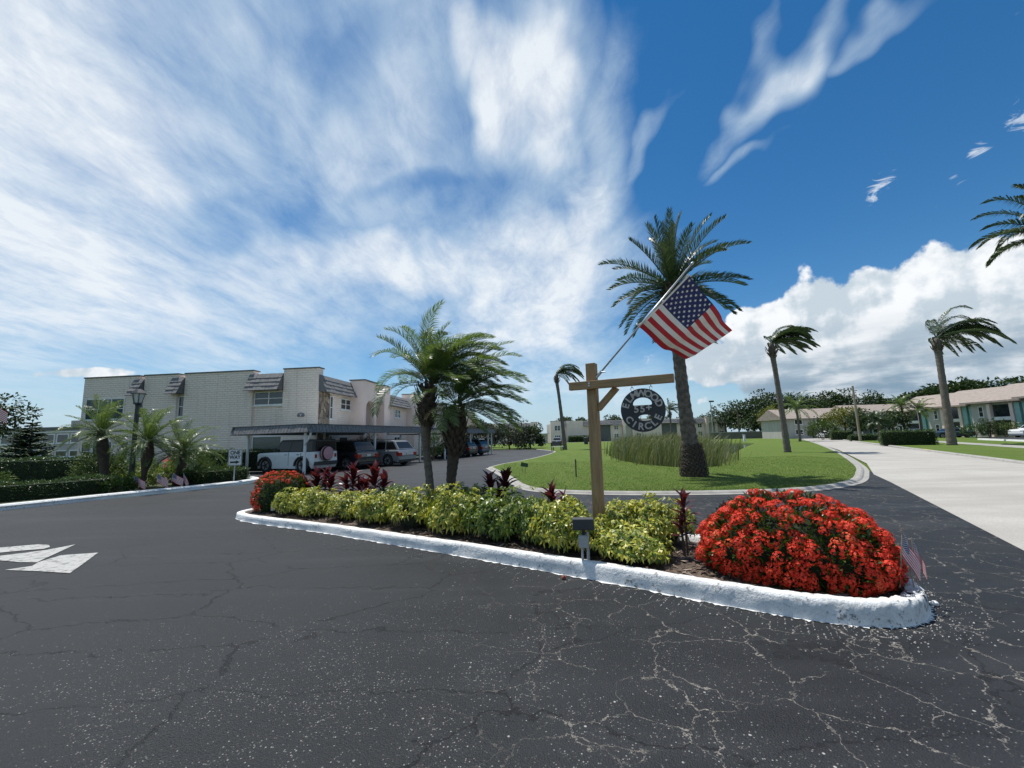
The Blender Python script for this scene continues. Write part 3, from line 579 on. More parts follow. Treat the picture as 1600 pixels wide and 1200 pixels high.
def ixora(name, label, loc, rz, a, b, h, nh, nleaf, seed, hr=.066, bare=None):
    r = random.Random(seed); t = thing(name, label, 'bush', loc, rz, 'red flowering bushes on the island')
    def surf(v, k=1.):
        k *= 1 + .35*(lump(v, seed)-1); c = math.sqrt(max(0, 1-v.z*v.z)); s = min(1, c**.8*1.0 + 1e-6)/(c+1e-6)
        z = .22 + .78*v.z if v.z > 0 else .22*(1 + v.z*2.4)
        sx = 1 if v.z > 0 else 1 + v.z*.35
        return Vector((a*v.x*k*s*sx, b*v.y*k*s*sx, max(.0, h*z*k)))
    mb = MB()
    for i in range(nleaf):
        v = dome_point(r, -.42); p = surf(v, r.uniform(.84, 1.01)); d = (v + Vector((r.uniform(-.8, .8), r.uniform(-.8, .8), r.uniform(-.2, .9)))).normalized()
        kite(mb, p, d, Vector((r.uniform(-.5, .5), r.uniform(-.5, .5), 1)).normalized(), r.uniform(.06, .10), r.uniform(.025, .04))
    stuff(mb.build('foliage', 'leaf_ixora', t))
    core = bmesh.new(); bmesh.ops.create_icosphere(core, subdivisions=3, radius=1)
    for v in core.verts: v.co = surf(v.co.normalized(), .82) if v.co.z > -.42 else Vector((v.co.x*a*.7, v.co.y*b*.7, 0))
    me = bpy.data.meshes.new('shade_core'); core.to_mesh(me); core.free(); me.materials.append(MT['foliage_shade']); link('shade_core', me, t)  # dark inner body, the shade behind the flowers put into its colour
    camd = Vector((-loc[0], -loc[1], 1.4)).normalized(); camd.rotate(Euler((0, 0, -rz))); pts = []
    for i in range(nh):
        z = 1 - (i+.5)/nh*1.36; z += r.uniform(-.02, .02); z = max(-.38, min(.999, z)); c = math.sqrt(1-z*z); ph = i*2.39996 + r.uniform(-.12, .12); v = Vector((c*math.cos(ph), c*math.sin(ph), z))
        if bare and bare(v) and r.random() < .93: continue
        if r.random() < .06: continue
        pts.append((surf(v, r.uniform(.96, 1.05)), v))
    pts.sort(key=lambda q: -q[1].dot(camd)); rest = MB()
    for i, (p, v) in enumerate(pts):
        s = hr*r.uniform(.78, 1.34); rot = (v + Vector((r.uniform(-.25, .25), r.uniform(-.25, .25), .35))).normalized().to_track_quat('Z', 'Y')
        if i < 300:
            o = link('flower_head', HEADS[i % 5], t); o.location = p; o.scale = (s, s, s); o.rotation_euler = rot.to_euler()
        else:
            M_ = Matrix.Translation(p) @ rot.to_matrix().to_4x4() @ Matrix.Scale(s, 4); h_ = HEADS[i % 5]; rest.add([M_ @ w.co for w in h_.vertices], [tuple(f.vertices) for f in h_.polygons])
    if rest.v: stuff(rest.build('flower_heads', 'flower_red', t))
    return t
ixora('ixora_bush', 'large round bush covered in red flowers at the right tip of the island', (2.90, 4.62, .09), math.atan2(-.56, .83), .90, .58, .77, 430, 3600, 11, .061)
ixora('ixora_bush', 'smaller red flowering bush at the left end of the island', (-5.45, 9.95, .13), math.atan2(-.54, .84), .62, .55, .82, 280, 2000, 12, .052, bare=lambda v: v.x > .1 and v.z < .75)
# red ti plants
def ti_leaf(seed):
    r = random.Random(seed); mb = MB(); n = 5; vs = []
    for i in range(n+1):
        t = i/n; w = .5*.27*(math.sin(math.pi*min(1, t*.85+.08))**.8)*(1 if i < n else .05); z = .34*t - .62*t*t*(.6+seed*.3)
        vs += [(t, -w, z + w*.5), (t, 0, z), (t, w, z + w*.5)]
    for i in range(n):
        for k in range(2): mb.add([vs[i*3+k], vs[i*3+k+1], vs[i*3+k+4], vs[i*3+k+3]], [(0, 1, 2, 3)])
    me = mb.mesh('leaf', 'ti_red', True)
    bm = bmesh.new(); bm.from_mesh(me); bmesh.ops.remove_doubles(bm, verts=bm.verts, dist=1e-5); bm.to_mesh(me); bm.free()
    return me
TL = [ti_leaf(s) for s in range(3)]; TLD = []
for me in TL: d_ = me.copy(); d_.materials.clear(); d_.materials.append(MT['ti_dark']); TLD.append(d_)
def ti_plant(label, x, y, canes, dark, seed):
    r = random.Random(seed); t = thing('ti_plant', label, 'plant', (x, y, .06), 0, 'red leaved ti plants on the island'); src = TLD if dark else TL
    for (dx, dy, h, n, L) in canes:
        tip = Vector((dx*1.5, dy*1.5, h)); MB().tube([(dx, dy, 0), (dx*1.2, dy*1.2, h*.5), tip], [.016, .014, .011], 6).build('cane', 'bark', t)
        for i in range(n):
            k = i/n; o = link('leaf', src[i % 3], t); o.location = (dx*1.5 - dx*.3*k, dy*1.5 - dy*.3*k, h - k*h*.42)
            el = R(80 - 78*k**1.2 + r.uniform(-10, 10)); a = i*2.4 + r.uniform(-.4, .4)
            o.rotation_euler = (r.uniform(-.3, .3), -el, a); s = L*r.uniform(.8, 1.15); o.scale = (s, s*1.15, s)
    return t
ti_plant('broad dark red ti plant behind the left red flower bush', -4.75, 10.2, [(.0, .0, .66, 26, .36), (-.28, .05, .55, 22, .34), (.26, -.03, .6, 22, .34), (.12, .1, .74, 20, .32), (-.14, -.08, .5, 18, .32)], False, 1)
ti_plant('upright crimson ti plant in front of the dark parked car', -3.75, 9.85, [(0, 0, .80, 24, .36), (.14, -.05, .5, 18, .32), (-.12, .03, .6, 16, .32)], False, 2)
ti_plant('crimson ti plant with arching striped leaves left of the palm trunks', -3.1, 9.45, [(0, 0, .76, 22, .38), (-.16, .05, .5, 18, .32), (.15, .0, .62, 16, .34)], False, 3)
ti_plant('nearly black ti plant right of the palm trunks', -.31, 7.75, [(-.10, 0, .70, 22, .32), (.11, .02, .80, 22, .31), (.02, -.05, .5, 18, .3)], True, 4)
ti_plant('small reddish ti plant left of the wooden sign post', .62, 7.1, [(0, 0, .55, 20, .28), (.14, -.05, .45, 16, .24)], False, 5)
ti_plant('thin tall ti plant between the yellow shrubs and the large red bush', 2.13, 5.42, [(0, 0, .68, 14, .22), (-.05, -.04, .42, 10, .2)], False, 6)
# ------------------------------------------------------------------ palms
def frond(mb, base, d0, L, droop, wind, nl, ll, lw, hang=.25, rach=.014, vee=.35, seed=0, n=16, stiff=0., tipw=.35, bare=.12):
    r = random.Random(seed); p = Vector(base); d = Vector(d0).normalized(); pts = [p.copy()]; ds = [d.copy()]; st = L/n; W = Vector(wind)
    for i in range(n):
        t = (i+1)/n; d = (d + Vector((0, 0, -droop*t*2/n)) + W*(t*2.2/n)).normalized(); p = p + d*st; pts.append(p.copy()); ds.append(d.copy())
    mb.tube(pts, [rach*(1-.85*i/n) for i in range(n+1)], 4)
    for i in range(nl):
        t = bare + (1-bare)*(i + r.uniform(-.3, .3))/nl; t = max(0, min(.999, t)); f = t*n; k = int(f); q = pts[k].lerp(pts[k+1], f-k); dd = ds[k]
        s = dd.cross(Vector((0, 0, 1))); s = s.normalized() if s.length > .08 else Vector((0, 1, 0)); u = s.cross(dd)
        prof = math.sin(math.pi*min(1, .12 + t*.80))**.7; l = ll*prof*r.uniform(.85, 1.12)
        for sg in (-1, 1):
            fwd = .45 + .55*t; ld = (s*sg*(1.0 - tipw*t) + dd*fwd + u*(vee + r.uniform(-.15, .15)) + W*.3).normalized()
            ed = (ld + Vector((0, 0, -hang*2)) + W*.5).normalized(); a = q; b = a + ld*l*.5; e = b + ed*l*.5
            wv = ld.cross(dd); wv = (ld.cross(u) if wv.length < .1 else ld.cross(wv)).normalized()*lw*.5
            mb.add([a - wv*.5, a + wv*.5, b + wv, b - wv, e], [(0, 1, 2, 3), (3, 2, 4)])
    return mb
def palm(name, label, base, trunk, tmat, fronds, fmat, group=None, parts=(), cat='palm tree'):
    t = thing(name, label, cat, base, 0, group)
    pts, rad, n = trunk; pts = smooth_line(pts, 5); rr = []
    m = len(rad)-1
    for i in range(len(pts)):
        f = i/(len(pts)-1)*m; k = min(int(f), m-1); rr.append(rad[k] + (rad[k+1]-rad[k])*(f-k))
    # ringed leaf scars
    P2, R2 = [], []
    for i in range(len(pts)-1):
        for k in range(3):
            P2.append(pts[i].lerp(pts[i+1], k/3)); R2.append((rr[i] + (rr[i+1]-rr[i])*k/3)*(1.05 if k == 0 else .97))
    P2.append(pts[-1]); R2.append(rr[-1])
    MB().tube(P2, R2, n).build('trunk', tmat, t, True)
    for nm, mb, mm in parts: mb.build(nm, mm, t)
    for i, f in enumerate(fronds):
        mm = fmat
        if f.get('dead'): f = dict(f); f.pop('dead'); mm = 'frond_dead'
        frond(MB(), **f, seed=i*7+1).build('frond', mm, t)
    return t
def crown(c, n, L, el0, el1, droop, wind, seed, blow=0., **kw):
    """blow > 0 swings the fronds round to the lee side (+x)"""
    r = random.Random(seed); out = []
    for i in range(n):
        k = (i+.5)/n; el = R(el1 + (el0-el1)*k + r.uniform(-7, 7)); a = i*2.39996 + r.uniform(-.25, .25); d = Vector((math.cos(a)*math.cos(el), math.sin(a)*math.cos(el), math.sin(el)))
        d = (d + Vector((blow*r.uniform(.7, 1.2), 0, 0))).normalized()
        out.append(dict(base=Vector(c) + d*.05, d0=d, L=L*r.uniform(.85, 1.1)*(1-.12*k), droop=droop*r.uniform(.7, 1.3), wind=Vector(wind)*r.uniform(.7, 1.2), **kw))
    return out
def boots(c, r0, h, n, seed, ln=.22, w=.05, out=.5):
    """cut leaf bases clasping the trunk"""
    r = random.Random(seed); mb = MB()
    for i in range(n):
        a = i*2.39996; z = h*(i/n); d = Vector((math.cos(a), math.sin(a), 0)); s = Vector((-d.y, d.x, 0)); rr = r0(i/n); p = Vector(c) + d*rr*.8 + Vector((0, 0, z)); l = ln*r.uniform(.7, 1.2)
        e = p + d*(l*out) + Vector((0, 0, l)); m = p.lerp(e, .5) - d*.01
        mb.add([p - s*w, p + s*w, m + s*w*.8 + d*w*.6, m - s*w*.8 + d*w*.6, e + s*w*.55, e - s*w*.55, p + d*w], [(0, 1, 2, 3), (3, 2, 4, 5), (0, 6, 1)])
    return mb
# two wind-blown palms on the island
WI = (.7, .12, .0)
fr = crown((.02, .02, 2.72), 34, 1.8, 5, 88, 1.1, WI, 21, blow=.5, nl=56, ll=.34, lw=.017, hang=.22, rach=.011, bare=.14)
fr += crown((.0, .0, 2.68), 20, 1.65, 20, 86, 1.5, (.25, .05, 0), 27, nl=56, ll=.33, lw=.017, hang=.25, rach=.011, bare=.14)
fr += [dict(base=(-.02, 0, 2.62), d0=(-.6, -.2, .6), L=1.35, droop=2.6, wind=(-.1, 0, 0), nl=26, ll=.24, lw=.014, hang=.45, rach=.011), dict(base=(-.02, 0, 2.58), d0=(-.6, .1, .3), L=1.25, droop=2.8, wind=(-.1, 0, 0), nl=30, ll=.26, lw=.014, hang=.5, rach=.011),
       dict(base=(0, -.05, 2.45), d0=(.5, -.5, .5), L=.8, droop=2.2, wind=(.1, 0, 0), nl=18, ll=.2, lw=.016, hang=.6, rach=.012, dead=1)]
palm('date_palm', 'taller slim trunked palm of the windblown pair on the flower island', (-1.80, 9.2, .14), ([(0, 0, 0), (-.04, 0, .6), (-.11, .0, 1.3), (-.12, .0, 1.75), (-.08, 0, 2.3), (0, 0, 2.7)], [.095, .085, .082, .12, .17, .10], 12), 'trunk_grey', fr, 'frond', 'palms on the island',
     [('leaf_bases', boots((-.1, 0, 1.7), lambda k: .12+.10*math.sin(k*3), .95, 60, 1), 'trunk_dark')])
fr = crown((.14, .02, 2.22), 38, 1.75, -20, 80, 1.15, WI, 22, blow=.4, nl=56, ll=.33, lw=.017, hang=.22, rach=.011, bare=.14)
fr += [dict(base=(.05, -.05, 1.95), d0=(-.6, -.5, .6), L=.75, droop=2.2, wind=(0, 0, 0), nl=18, ll=.2, lw=.016, hang=.6, rach=.012, dead=1)]
palm('date_palm', 'shorter palm with thick dark trunk top of the windblown pair on the island', (-1.36, 9.05, .14), ([(0, 0, 0), (.0, 0, .5), (.06, 0, 1.1), (.10, 0, 1.5), (.12, 0, 1.9), (.14, 0, 2.2)], [.09, .095, .13, .21, .23, .15], 12), 'trunk_dark', fr, 'frond', 'palms on the island',
     [('leaf_bases', boots((.09, 0, 1.1), lambda k: .16+.08*math.sin(k*3), .95, 110, 2), 'trunk_dark')])
# ------------------------------------------------------------------ hanging sign and flag
yaw = math.atan2(-.46, .888)
t = thing('sign_post', 'wooden post with crossbeam and diagonal brace standing among the shrubs', 'sign post', (1.18, 6.07, .13), yaw)
MB().box(-.07, .07, -.07, .07, 0, 2.535).build('post', 'lumber', t, bevel=.006)
def beam_obj(name, p0, p1, w, h, parent):
    p0, p1 = Vector(p0), Vector(p1); L = (p1-p0).length; o = MB().box(-w/2, w/2, -h/2, h/2, 0, L).build(name, 'lumber', parent, bevel=.005)
    o.location = p0; o.rotation_euler = (p1-p0).to_track_quat('Z', 'Y').to_euler(); return o
beam_obj('crossbeam', (-.31, -.115, 2.205), (1.14, -.115, 2.205), .088, .115, t)
beam_obj('brace', (.07, 0, 1.86), (.36, -.02, 2.15), .075, .085, t)
for z in (2.19, 2.225): MB().tube([(0, -.158, z), (0, -.172, z)], .014, 8).build('bolt', 'galv', t)
# the round hanging sign
hs = thing('hanging_sign', 'round black metal sign reading ELMWOOD 55+ CIRCLE hanging from the crossbeam', 'sign', (1.18 + .888*.715 - .46*.115, 6.07 - .46*.715 - .888*.115, 1.935), yaw)
def disc_mesh():
    cu = bpy.data.curves.new('disc', 'CURVE'); cu.dimensions = '2D'; cu.fill_mode = 'BOTH'; cu.extrude = .006; cu.resolution_u = 1
    def poly(pts):
        s = cu.splines.new('POLY'); s.points.add(len(pts)-1); s.use_cyclic_u = True
        for p, q in zip(s.points, pts): p.co = (q[0], q[1], 0, 1)
    poly([(.295*math.cos(k*math.pi/32), .295*math.sin(k*math.pi/32)) for k in range(64)])
    poly([(-.125, .075)] + [(-.125*math.cos(k*math.pi/14), .085 + .085*math.sin(k*math.pi/14)) for k in range(15)] + [(.125, .075), (.11, .066), (-.11, .066)])
    poly([(.03 + .095*math.cos(k*math.pi/10)*1.0, -.105 + .042*math.sin(k*math.pi/10)) for k in range(20)])
    o = bpy.data.objects.new('disc', cu); C.objects.link(o); bpy.context.view_layer.update()
    me = bpy.data.meshes.new_from_object(o.evaluated_get(bpy.context.evaluated_depsgraph_get())); bpy.data.objects.remove(o); me.materials.clear(); me.materials.append(MT['sign_black']); return me
dk = link('disc', disc_mesh(), hs); dk.rotation_euler = (math.pi/2, 0, 0)
def put_letter(ch, ang, rad, size, flip):
    o = link('letter', text_mesh(ch, size, .006, 'sign_letter', .0035), dk); a = R(ang); o.location = (rad*math.cos(a), rad*math.sin(a), .010); o.rotation_euler = (0, 0, a - math.pi/2 + (math.pi if flip else 0))
for i, ch in enumerate('ELMWOOD'): put_letter(ch, 163 - i*23.8, .226, .128, False)
for i, ch in enumerate('CIRCLE'): put_letter(ch, 214 + i*23.5, .226, .128, True)
for i, ch in enumerate('55+'):
    o = link('letter', text_mesh(ch, .135, .006, 'sign_letter', .0035), dk); o.location = (-.082 + i*.082, .012 + (.012 if ch == '+' else 0), .010)
for x in (-.125, .125):
    MB().tube([(x + .018*math.cos(k*.7), 0, .292 + .03*math.sin(k*.7)) for k in range(9)], .0045, 5).build('hook', 'galv', hs); MB().tube([(x, 0, .31), (x, 0, .345)], .004, 5).build('eye_bolt', 'galv', hs)
# flag on a slanted pole
fl = thing('flag_on_pole', 'large American flag on a slanted metal pole fixed to the wooden post', 'flag', (0, 0, 0))
PB, PT = Vector((1.25, 5.985, 2.47)), Vector((2.46, 5.38, 3.86)); pd = (PT-PB).normalized()
MB().tube([PB, PT], .0125, 10).build('pole', 'galv', fl, True)
MB().tube([PT - pd*.005, PT + pd*.02, PT + pd*.03, PT + pd*.055], [.013, .02, .02, .012], 8).build('finial', 'galv', fl, True)
g = MB(); g.tube([PB - pd*.03, PB + pd*.09], .021, 10); g.tube([PB + pd*.02, PB + Vector((-.05, .03, -.06))], .016, 8); g.build('bracket', 'galv', fl)
g = MB().tube([PB + pd*.07 + Vector((0, -.02, 0)), PB + pd*.07 + Vector((.05, -.05, -.01))], .009, 6).build('thumb_screw', 'galv', fl)
A = Vector((2.425, 5.398, 3.735)); B = PB + pd*(PT-PB).length*.46; Tf = Vector((3.46, 6.4, 3.22)); Bf = Vector((2.78, 6.45, 2.77))
def fs(u, v, off=0.):
    """u along the fly 0..1, v down the hoist 0..1"""
    top = A.lerp(Tf, u); bot = B.lerp(Bf, u); p = top.lerp(bot, v)
    nrm = (Tf-A).cross(B-A).normalized()
    rip = .045*math.sin(u*9.5 + v*1.6 + .5)*min(1, u*2.2) + .022*math.sin(u*17 - v*4)*u
    p = p + nrm*(rip - .10*math.sin(math.pi*u)*(1-v*.4)) + Vector((0, 0, -.05*math.sin(math.pi*u)*v - .035*math.sin(math.pi*u)))
    if v > .86: p = p + (nrm*(.22*(v-.86)) + Vector((.0, 0, .06*(v-.86)*math.sin(u*11))))*2
    return p + nrm*off
def patch(mb, u0, u1, v0, v1, nu, nv, off=0.):
    vs = [fs(u0 + (u1-u0)*i/nu, v0 + (v1-v0)*j/nv, off) for i in range(nu+1) for j in range(nv+1)]; w = nv+1
    return mb.add(vs, [(i*w+j, i*w+j+1, (i+1)*w+j+1, (i+1)*w+j) for i in range(nu) for j in range(nv)])
cloth = patch(MB(), 0, .018, 0, 1, 1, 26).build('flag_cloth', 'flag_white', fl, True)
for i in range(13):
    patch(MB(), .018 if i > 6 else .4, 1, i/13, (i+1)/13, 40, 2).build('stripe', 'flag_red' if i % 2 == 0 else 'flag_white', cloth, True)
patch(MB(), .018, .4, 0, 7/13, 16, 12).build('canton', 'flag_blue', cloth, True)
def star_mesh():
    mb = MB(); c = 10; mb.add([(0, 0, 0)] + [((1 if k % 2 == 0 else .42)*math.sin(k*math.pi/5), (1 if k % 2 == 0 else .42)*math.cos(k*math.pi/5), 0) for k in range(10)], [(0, 1 + (k+1) % 10, 1+k) for k in range(10)])
    return mb.mesh('star', 'flag_white')
SM = star_mesh()
for r_ in range(9):
    for k in range(6 if r_ % 2 == 0 else 5):
        u = .018 + .382*((k + (.5 if r_ % 2 == 0 else 1))/6); v = 7/13*(r_+.75)/9.5
        for sgn in (1, -1):
            p = fs(u, v, .003*sgn); du = (fs(u+.01, v) - fs(u-.01, v)).normalized(); dv = (fs(u, v-.01) - fs(u, v+.01)).normalized(); nn = du.cross(dv)
            o = link('star', SM, cloth); m = Matrix((du, dv, nn)).transposed().to_4x4(); o.matrix_local = Matrix.Translation(p) @ m @ Matrix.Scale(.024, 4)
g = MB()
for v in (.01, .5, .985):
    p = fs(0, v); g.tube([p + pd*.012 + Vector((.0, 0, .0)), p - pd*.012], .018, 8)
g.build('pole_ring', 'flag_white', fl)
# small hand flags
def stick_flag(label, loc, lean, L, size, yaw_, fold, group, seed=0):
    t = thing('stick_flag', label, 'flag', loc, yaw_, group); tip = Vector((math.sin(lean[0])*L, math.sin(lean[1])*L, L*math.cos(max(abs(lean[0]), abs(lean[1])))))
    MB().tube([(0, 0, 0), tip], .005, 6).build('stick', 'hat_tan', t); dn = -tip.normalized(); W = size*1.5; fd = Vector((math.cos(fold), -.15, -math.sin(fold))).normalized()
    def S(u, v, off=0): p = tip*.985 + dn*(v*size) + fd*(u*W); p.z -= .10*size*u*u; p.y += .07*size*math.sin(u*7+seed)*(.3+u) + off; return p
    def pt(u0, u1, v0, v1, off=0): 
        nu = 8; vs = [S(u0 + (u1-u0)*i/nu, v, off) for i in range(nu+1) for v in (v0, v1)]
        return MB().add(vs, [(2*i, 2*i+1, 2*i+3, 2*i+2) for i in range(nu)])
    cl = pt(0, .02, 0, 1).build('flag_cloth', 'flag_white', t)
    for i in range(13): pt(.02 if i > 6 else .4, 1, i/13, (i+1)/13).build('stripe', 'flag_red' if i % 2 == 0 else 'flag_white', cl)
    pt(.02, .4, 0, 7/13).build('canton', 'flag_blue', cl)
    g = MB()
    for r_ in range(5):
        for k in range(6): 
            for of in (.003, -.003):
                p = S(.05 + .33*k/5.2, 7/13*(r_+.5)/5, of); s = size*.021; g.add([p + Vector((-s, 0, -s)), p + Vector((s, 0, -s)), p + Vector((s, 0, s)), p + Vector((-s, 0, s))], [(0, 1, 2, 3)])
    stuff(g.build('stars', 'flag_white', cl)); return t
GF = 'small stick flags on the island tip'
stick_flag('small American stick flag leaning over the kerb with stripes showing, at island tip', (3.44, 3.96, .18), (.16, 0), .46, .16, -.25, 1.15, GF, 0)
stick_flag('small American stick flag with its starry corner hanging down, at island tip', (3.56, 3.95, .18), (-.08, 0), .54, .16, -.2, 1.35, GF, 2)
stick_flag('small crumpled stick flag behind the other two at island tip', (3.66, 4.02, .17), (.02, .05), .42, .14, -.5, 1.3, GF, 4)
# floodlight and junction boxes
t = thing('floodlight', 'dark rectangular floodlight on a stake with a grey junction box by the kerb', 'floodlight', (.80, 5.12, .14), -.12)
g = MB(); g.prism([(-.07, .37), (.07, .37), (.085, .48), (.06, .50), (-.07, .50)], lambda a, b, k: (-.125 + .25*k, a, b)); g.build('lamp_housing', 'dark_trim', t, bevel=.01, fix=True)
MB().box(-.02, .02, -.02, .02, .30, .375).build('knuckle', 'dark_trim', t); MB().tube([(.045, .0, 0), (.045, 0, .34)], .018, 8).build('conduit', 'grey_box', t); MB().tube([(-.025, -.02, 0), (-.02, -.02, .20)], .014, 8).build('conduit', 'grey_box', t)
o = MB().box(-.06, .04, -.065, -.005, .17, .31).build('junction_box', 'grey_box', t, bevel=.008); MB().box(-.065, .045, -.075, -.064, .18, .30).build('cover', 'grey_box', o, bevel=.004); MB().tube([(.03, 0, .33), (-.01, -.03, .325)], .012, 6).build('cable', 'dark_trim', t)
t = thing('outlet_box', 'small weathered outlet boxes on stakes beside the left red flower bush', 'outlet', (-5.22, 9.38, .14), -.3)
MB().box(-.045, .045, -.03, .03, .10, .30).build('box', 'grey_box', t, bevel=.01); MB().box(-.15, -.07, -.03, .03, .02, .16).build('cover', 'grey_box', t, bevel=.01); MB().tube([(.0, 0, 0), (0, 0, .12)], .02, 6).build('stake', 'grey_box', t)
# ================================================================== BUILDINGS
def frame(ox, oy, ax, ay):
    """wall frame: a along the wall, b outwards, z up"""
    return lambda a, b, z: (ox + ax*a + ay*b, oy + ay*a - ax*b, z)
def wall(parent, fr, a0, a1, z0, z1, b0, b1, m, name='wall'): return MB().box(a0, a1, b0, b1, z0, z1, fr).build(name, m, parent, fix=True)
def window(parent, fr, a0, a1, z0, z1, b, n=1, m='glass', rail=True, fm='white_paint', fw=.07, sill=True):
    g = MB(); g.box(a0, a1, b-.02, b+.06, z1-fw, z1, fr); g.box(a0, a1, b-.02, b+.06, z0, z0+fw, fr)
    for i in range(n+1):
        c = a0 + fw/2 + (a1-a0-fw)*i/n; g.box(c-fw/2, c+fw/2, b-.02, b+.055, z0+fw, z1-fw, fr)
    if rail: g.box(a0+fw, a1-fw, b-.02, b+.04, (z0+z1)/2-.025, (z0+z1)/2+.025, fr)
    w = g.build('window', fm, parent, fix=True)
    for i in range(n):
        c0 = a0 + fw/2 + (a1-a0-fw)*i/n + fw/2; c1 = a0 + fw/2 + (a1-a0-fw)*(i+1)/n - fw/2
        MB().box(c0, c1, b-.03, b+.012, z0+fw, z1-fw, fr).build('pane', m, w, fix=True)
    if sill: MB().box(a0-.08, a1+.08, b-.02, b+.12, z0-.09, z0-.003, fr).build('sill', fm, w, fix=True)
    return w
def mansard(parent, fr, a0, a1, zt, zb, bt, bb, n=4, m='shingle'):
    """sloped shingle skirt in courses; each course a sub-part"""
    g = MB(); g.prism([(bt, zt), (bb-.08, zb+.02), (bb-.08, zb-.0), (bt-.3, zb), (bt-.3, zt)], lambda p, z, k: fr(a0 + .02 + (a1-a0-.04)*k, p, z)); root = g.build('mansard', 'trim_dark', parent, fix=True)
    for i in range(n):
        k0, k1 = i/n, (i+1)/n + .02; p0, q0 = bt + (bb-bt)*k0, zt + (zb-zt)*k0; p1, q1 = bt + (bb-bt)*k1, zt + (zb-zt)*k1
        g = MB(); w = .34; a = a0; r = random.Random(i)
        while a < a1 - .02:
            e = min(a + w, a1); j = r.uniform(-.012, .02); g.prism([(p0, q0+.01), (p1+.055+j, q1), (p1+.02, q1-.045), (p0-.03, q0-.03)], lambda p, z, k, a=a, e=e: fr(a + .006 + (e-a-.012)*k, p, z)); a = e
        g.build('shingle_course', m, root, fix=True)
    return root
def arch_tower(parent, fr, a0, a1, b, zt, z0, archw, zs, m, cap='trim_dark', inner='wall_back'):
    """wall tower with a round-headed opening"""
    am = (a0+a1)/2; r = archw/2; pts = [(a0, z0), (am-r, z0), (am-r, zs)] + [(am - r*math.cos(k*math.pi/12), zs + r*math.sin(k*math.pi/12)) for k in range(1, 12)] + [(am+r, zs), (am+r, z0), (a1, z0), (a1, zt), (a0, zt)]
    loops = [[Vector((p[0], p[1], 0)) for p in pts]]; tr = tessellate_polygon(loops); n = len(pts)
    vs = [fr(p[0], b, p[1]) for p in pts] + [fr(p[0], b-.35, p[1]) for p in pts]
    fsx = [tuple(t) for t in tr] + [tuple(i+n for i in t) for t in tr] + [(i, (i+1) % n, n+(i+1) % n, n+i) for i in range(n)]
    o = MB().add(vs, fsx).build('arch_tower', m, parent, fix=True)
    for (c0, c1) in ((a0, a0+.25), (a1-.25, a1)): MB().box(c0, c1, 0, b-.352, z0, zt, fr).build('tower_side', m, o, fix=True)
    MB().box(a0-.1, a1+.1, -.05, b+.1, zt+.002, zt+.10, fr).build('coping', cap, o, fix=True)
    MB().box(a0+.26, a1-.26, .0, .03, z0, zt-.1, fr).build('recess_wall', inner, o, fix=True)
    return o
B1 = thing('apartment_building', 'two storey painted block apartment building with dark shingle mansards behind the carport', 'building', (-14.1, 30, 0), R(-6))
E0 = frame(0, 0, 1, 0); S0 = frame(0, 0, 0, 1); PBk = 'painted_block'
wall(B1, E0, -19.2, -.4, 0, 6.35, -14, -.34, PBk, 'main_block'); wall(B1, S0, .45, 62, 0, 6.3, -10, -.02, 'wall_back', 'wing_block')
for (a0, a1) in ((-19.3, -14.6), (-14.1, -11.3), (-10.7, -5.16), (-2.72, 0)):
    w = wall(B1, E0, a0, a1, 0, 7.08, -.6, 0, PBk, 'wall'); MB().box(a0-.05, a1+.05, -.7, .06, 7.083, 7.17, E0).build('coping', 'trim_dark', w, fix=True)
for (a0, a1) in ((-14.6, -14.1), (-11.3, -10.7), (-5.16, -2.72)): wall(B1, E0, a0+.003, a1-.003, 0, 6.6, -.5, -.20, PBk, 'bay_wall')
for (a0, a1) in ((-14.95, -14.12), (-11.75, -10.72), (-5.4, -2.74)): mansard(B1, E0, a0, a1, 6.82, 5.58, .02, .62)
window(B1, E0, -18.95, -15.6, 3.82, 5.45, .0, 3, 'blind_glass'); window(B1, E0, -18.95, -18.1, .7, 2.2, .0, 1); window(B1, E0, -18.0, -16.3, .7, 2.2, .0, 1, 'blind_glass', False); window(B1, E0, -15.6, -14.9, .7, 2.2, 0, 1)
window(B1, E0, -11.28, -10.72, 3.85, 5.42, -.2, 1); window(B1, E0, -5.1, -2.78, 4.5, 5.5, -.2, 2); window(B1, E0, -5.1, -2.78, 1.0, 2.25, -.2, 1, 'blind_glass', False); window(B1, E0, -14.58, -14.12, 3.85, 5.42, -.2, 1)
pl = MB(); pl.prism([(-.26, 0), (.26, 0), (.28, .16), (.2, .27), (0, .31), (-.2, .27), (-.28, .16)], lambda a, b, k: E0(-1.25 + a, .004 + .04*k, 3.55 + b)); o = pl.build('house_number_plaque', 'shingle', B1, fix=True)
l = link('letter', text_mesh('V', .24, .008, 'white_paint', .004), o); l.location = E0(-1.25, .052, 3.68); l.rotation_euler = (math.pi/2, 0, 0)
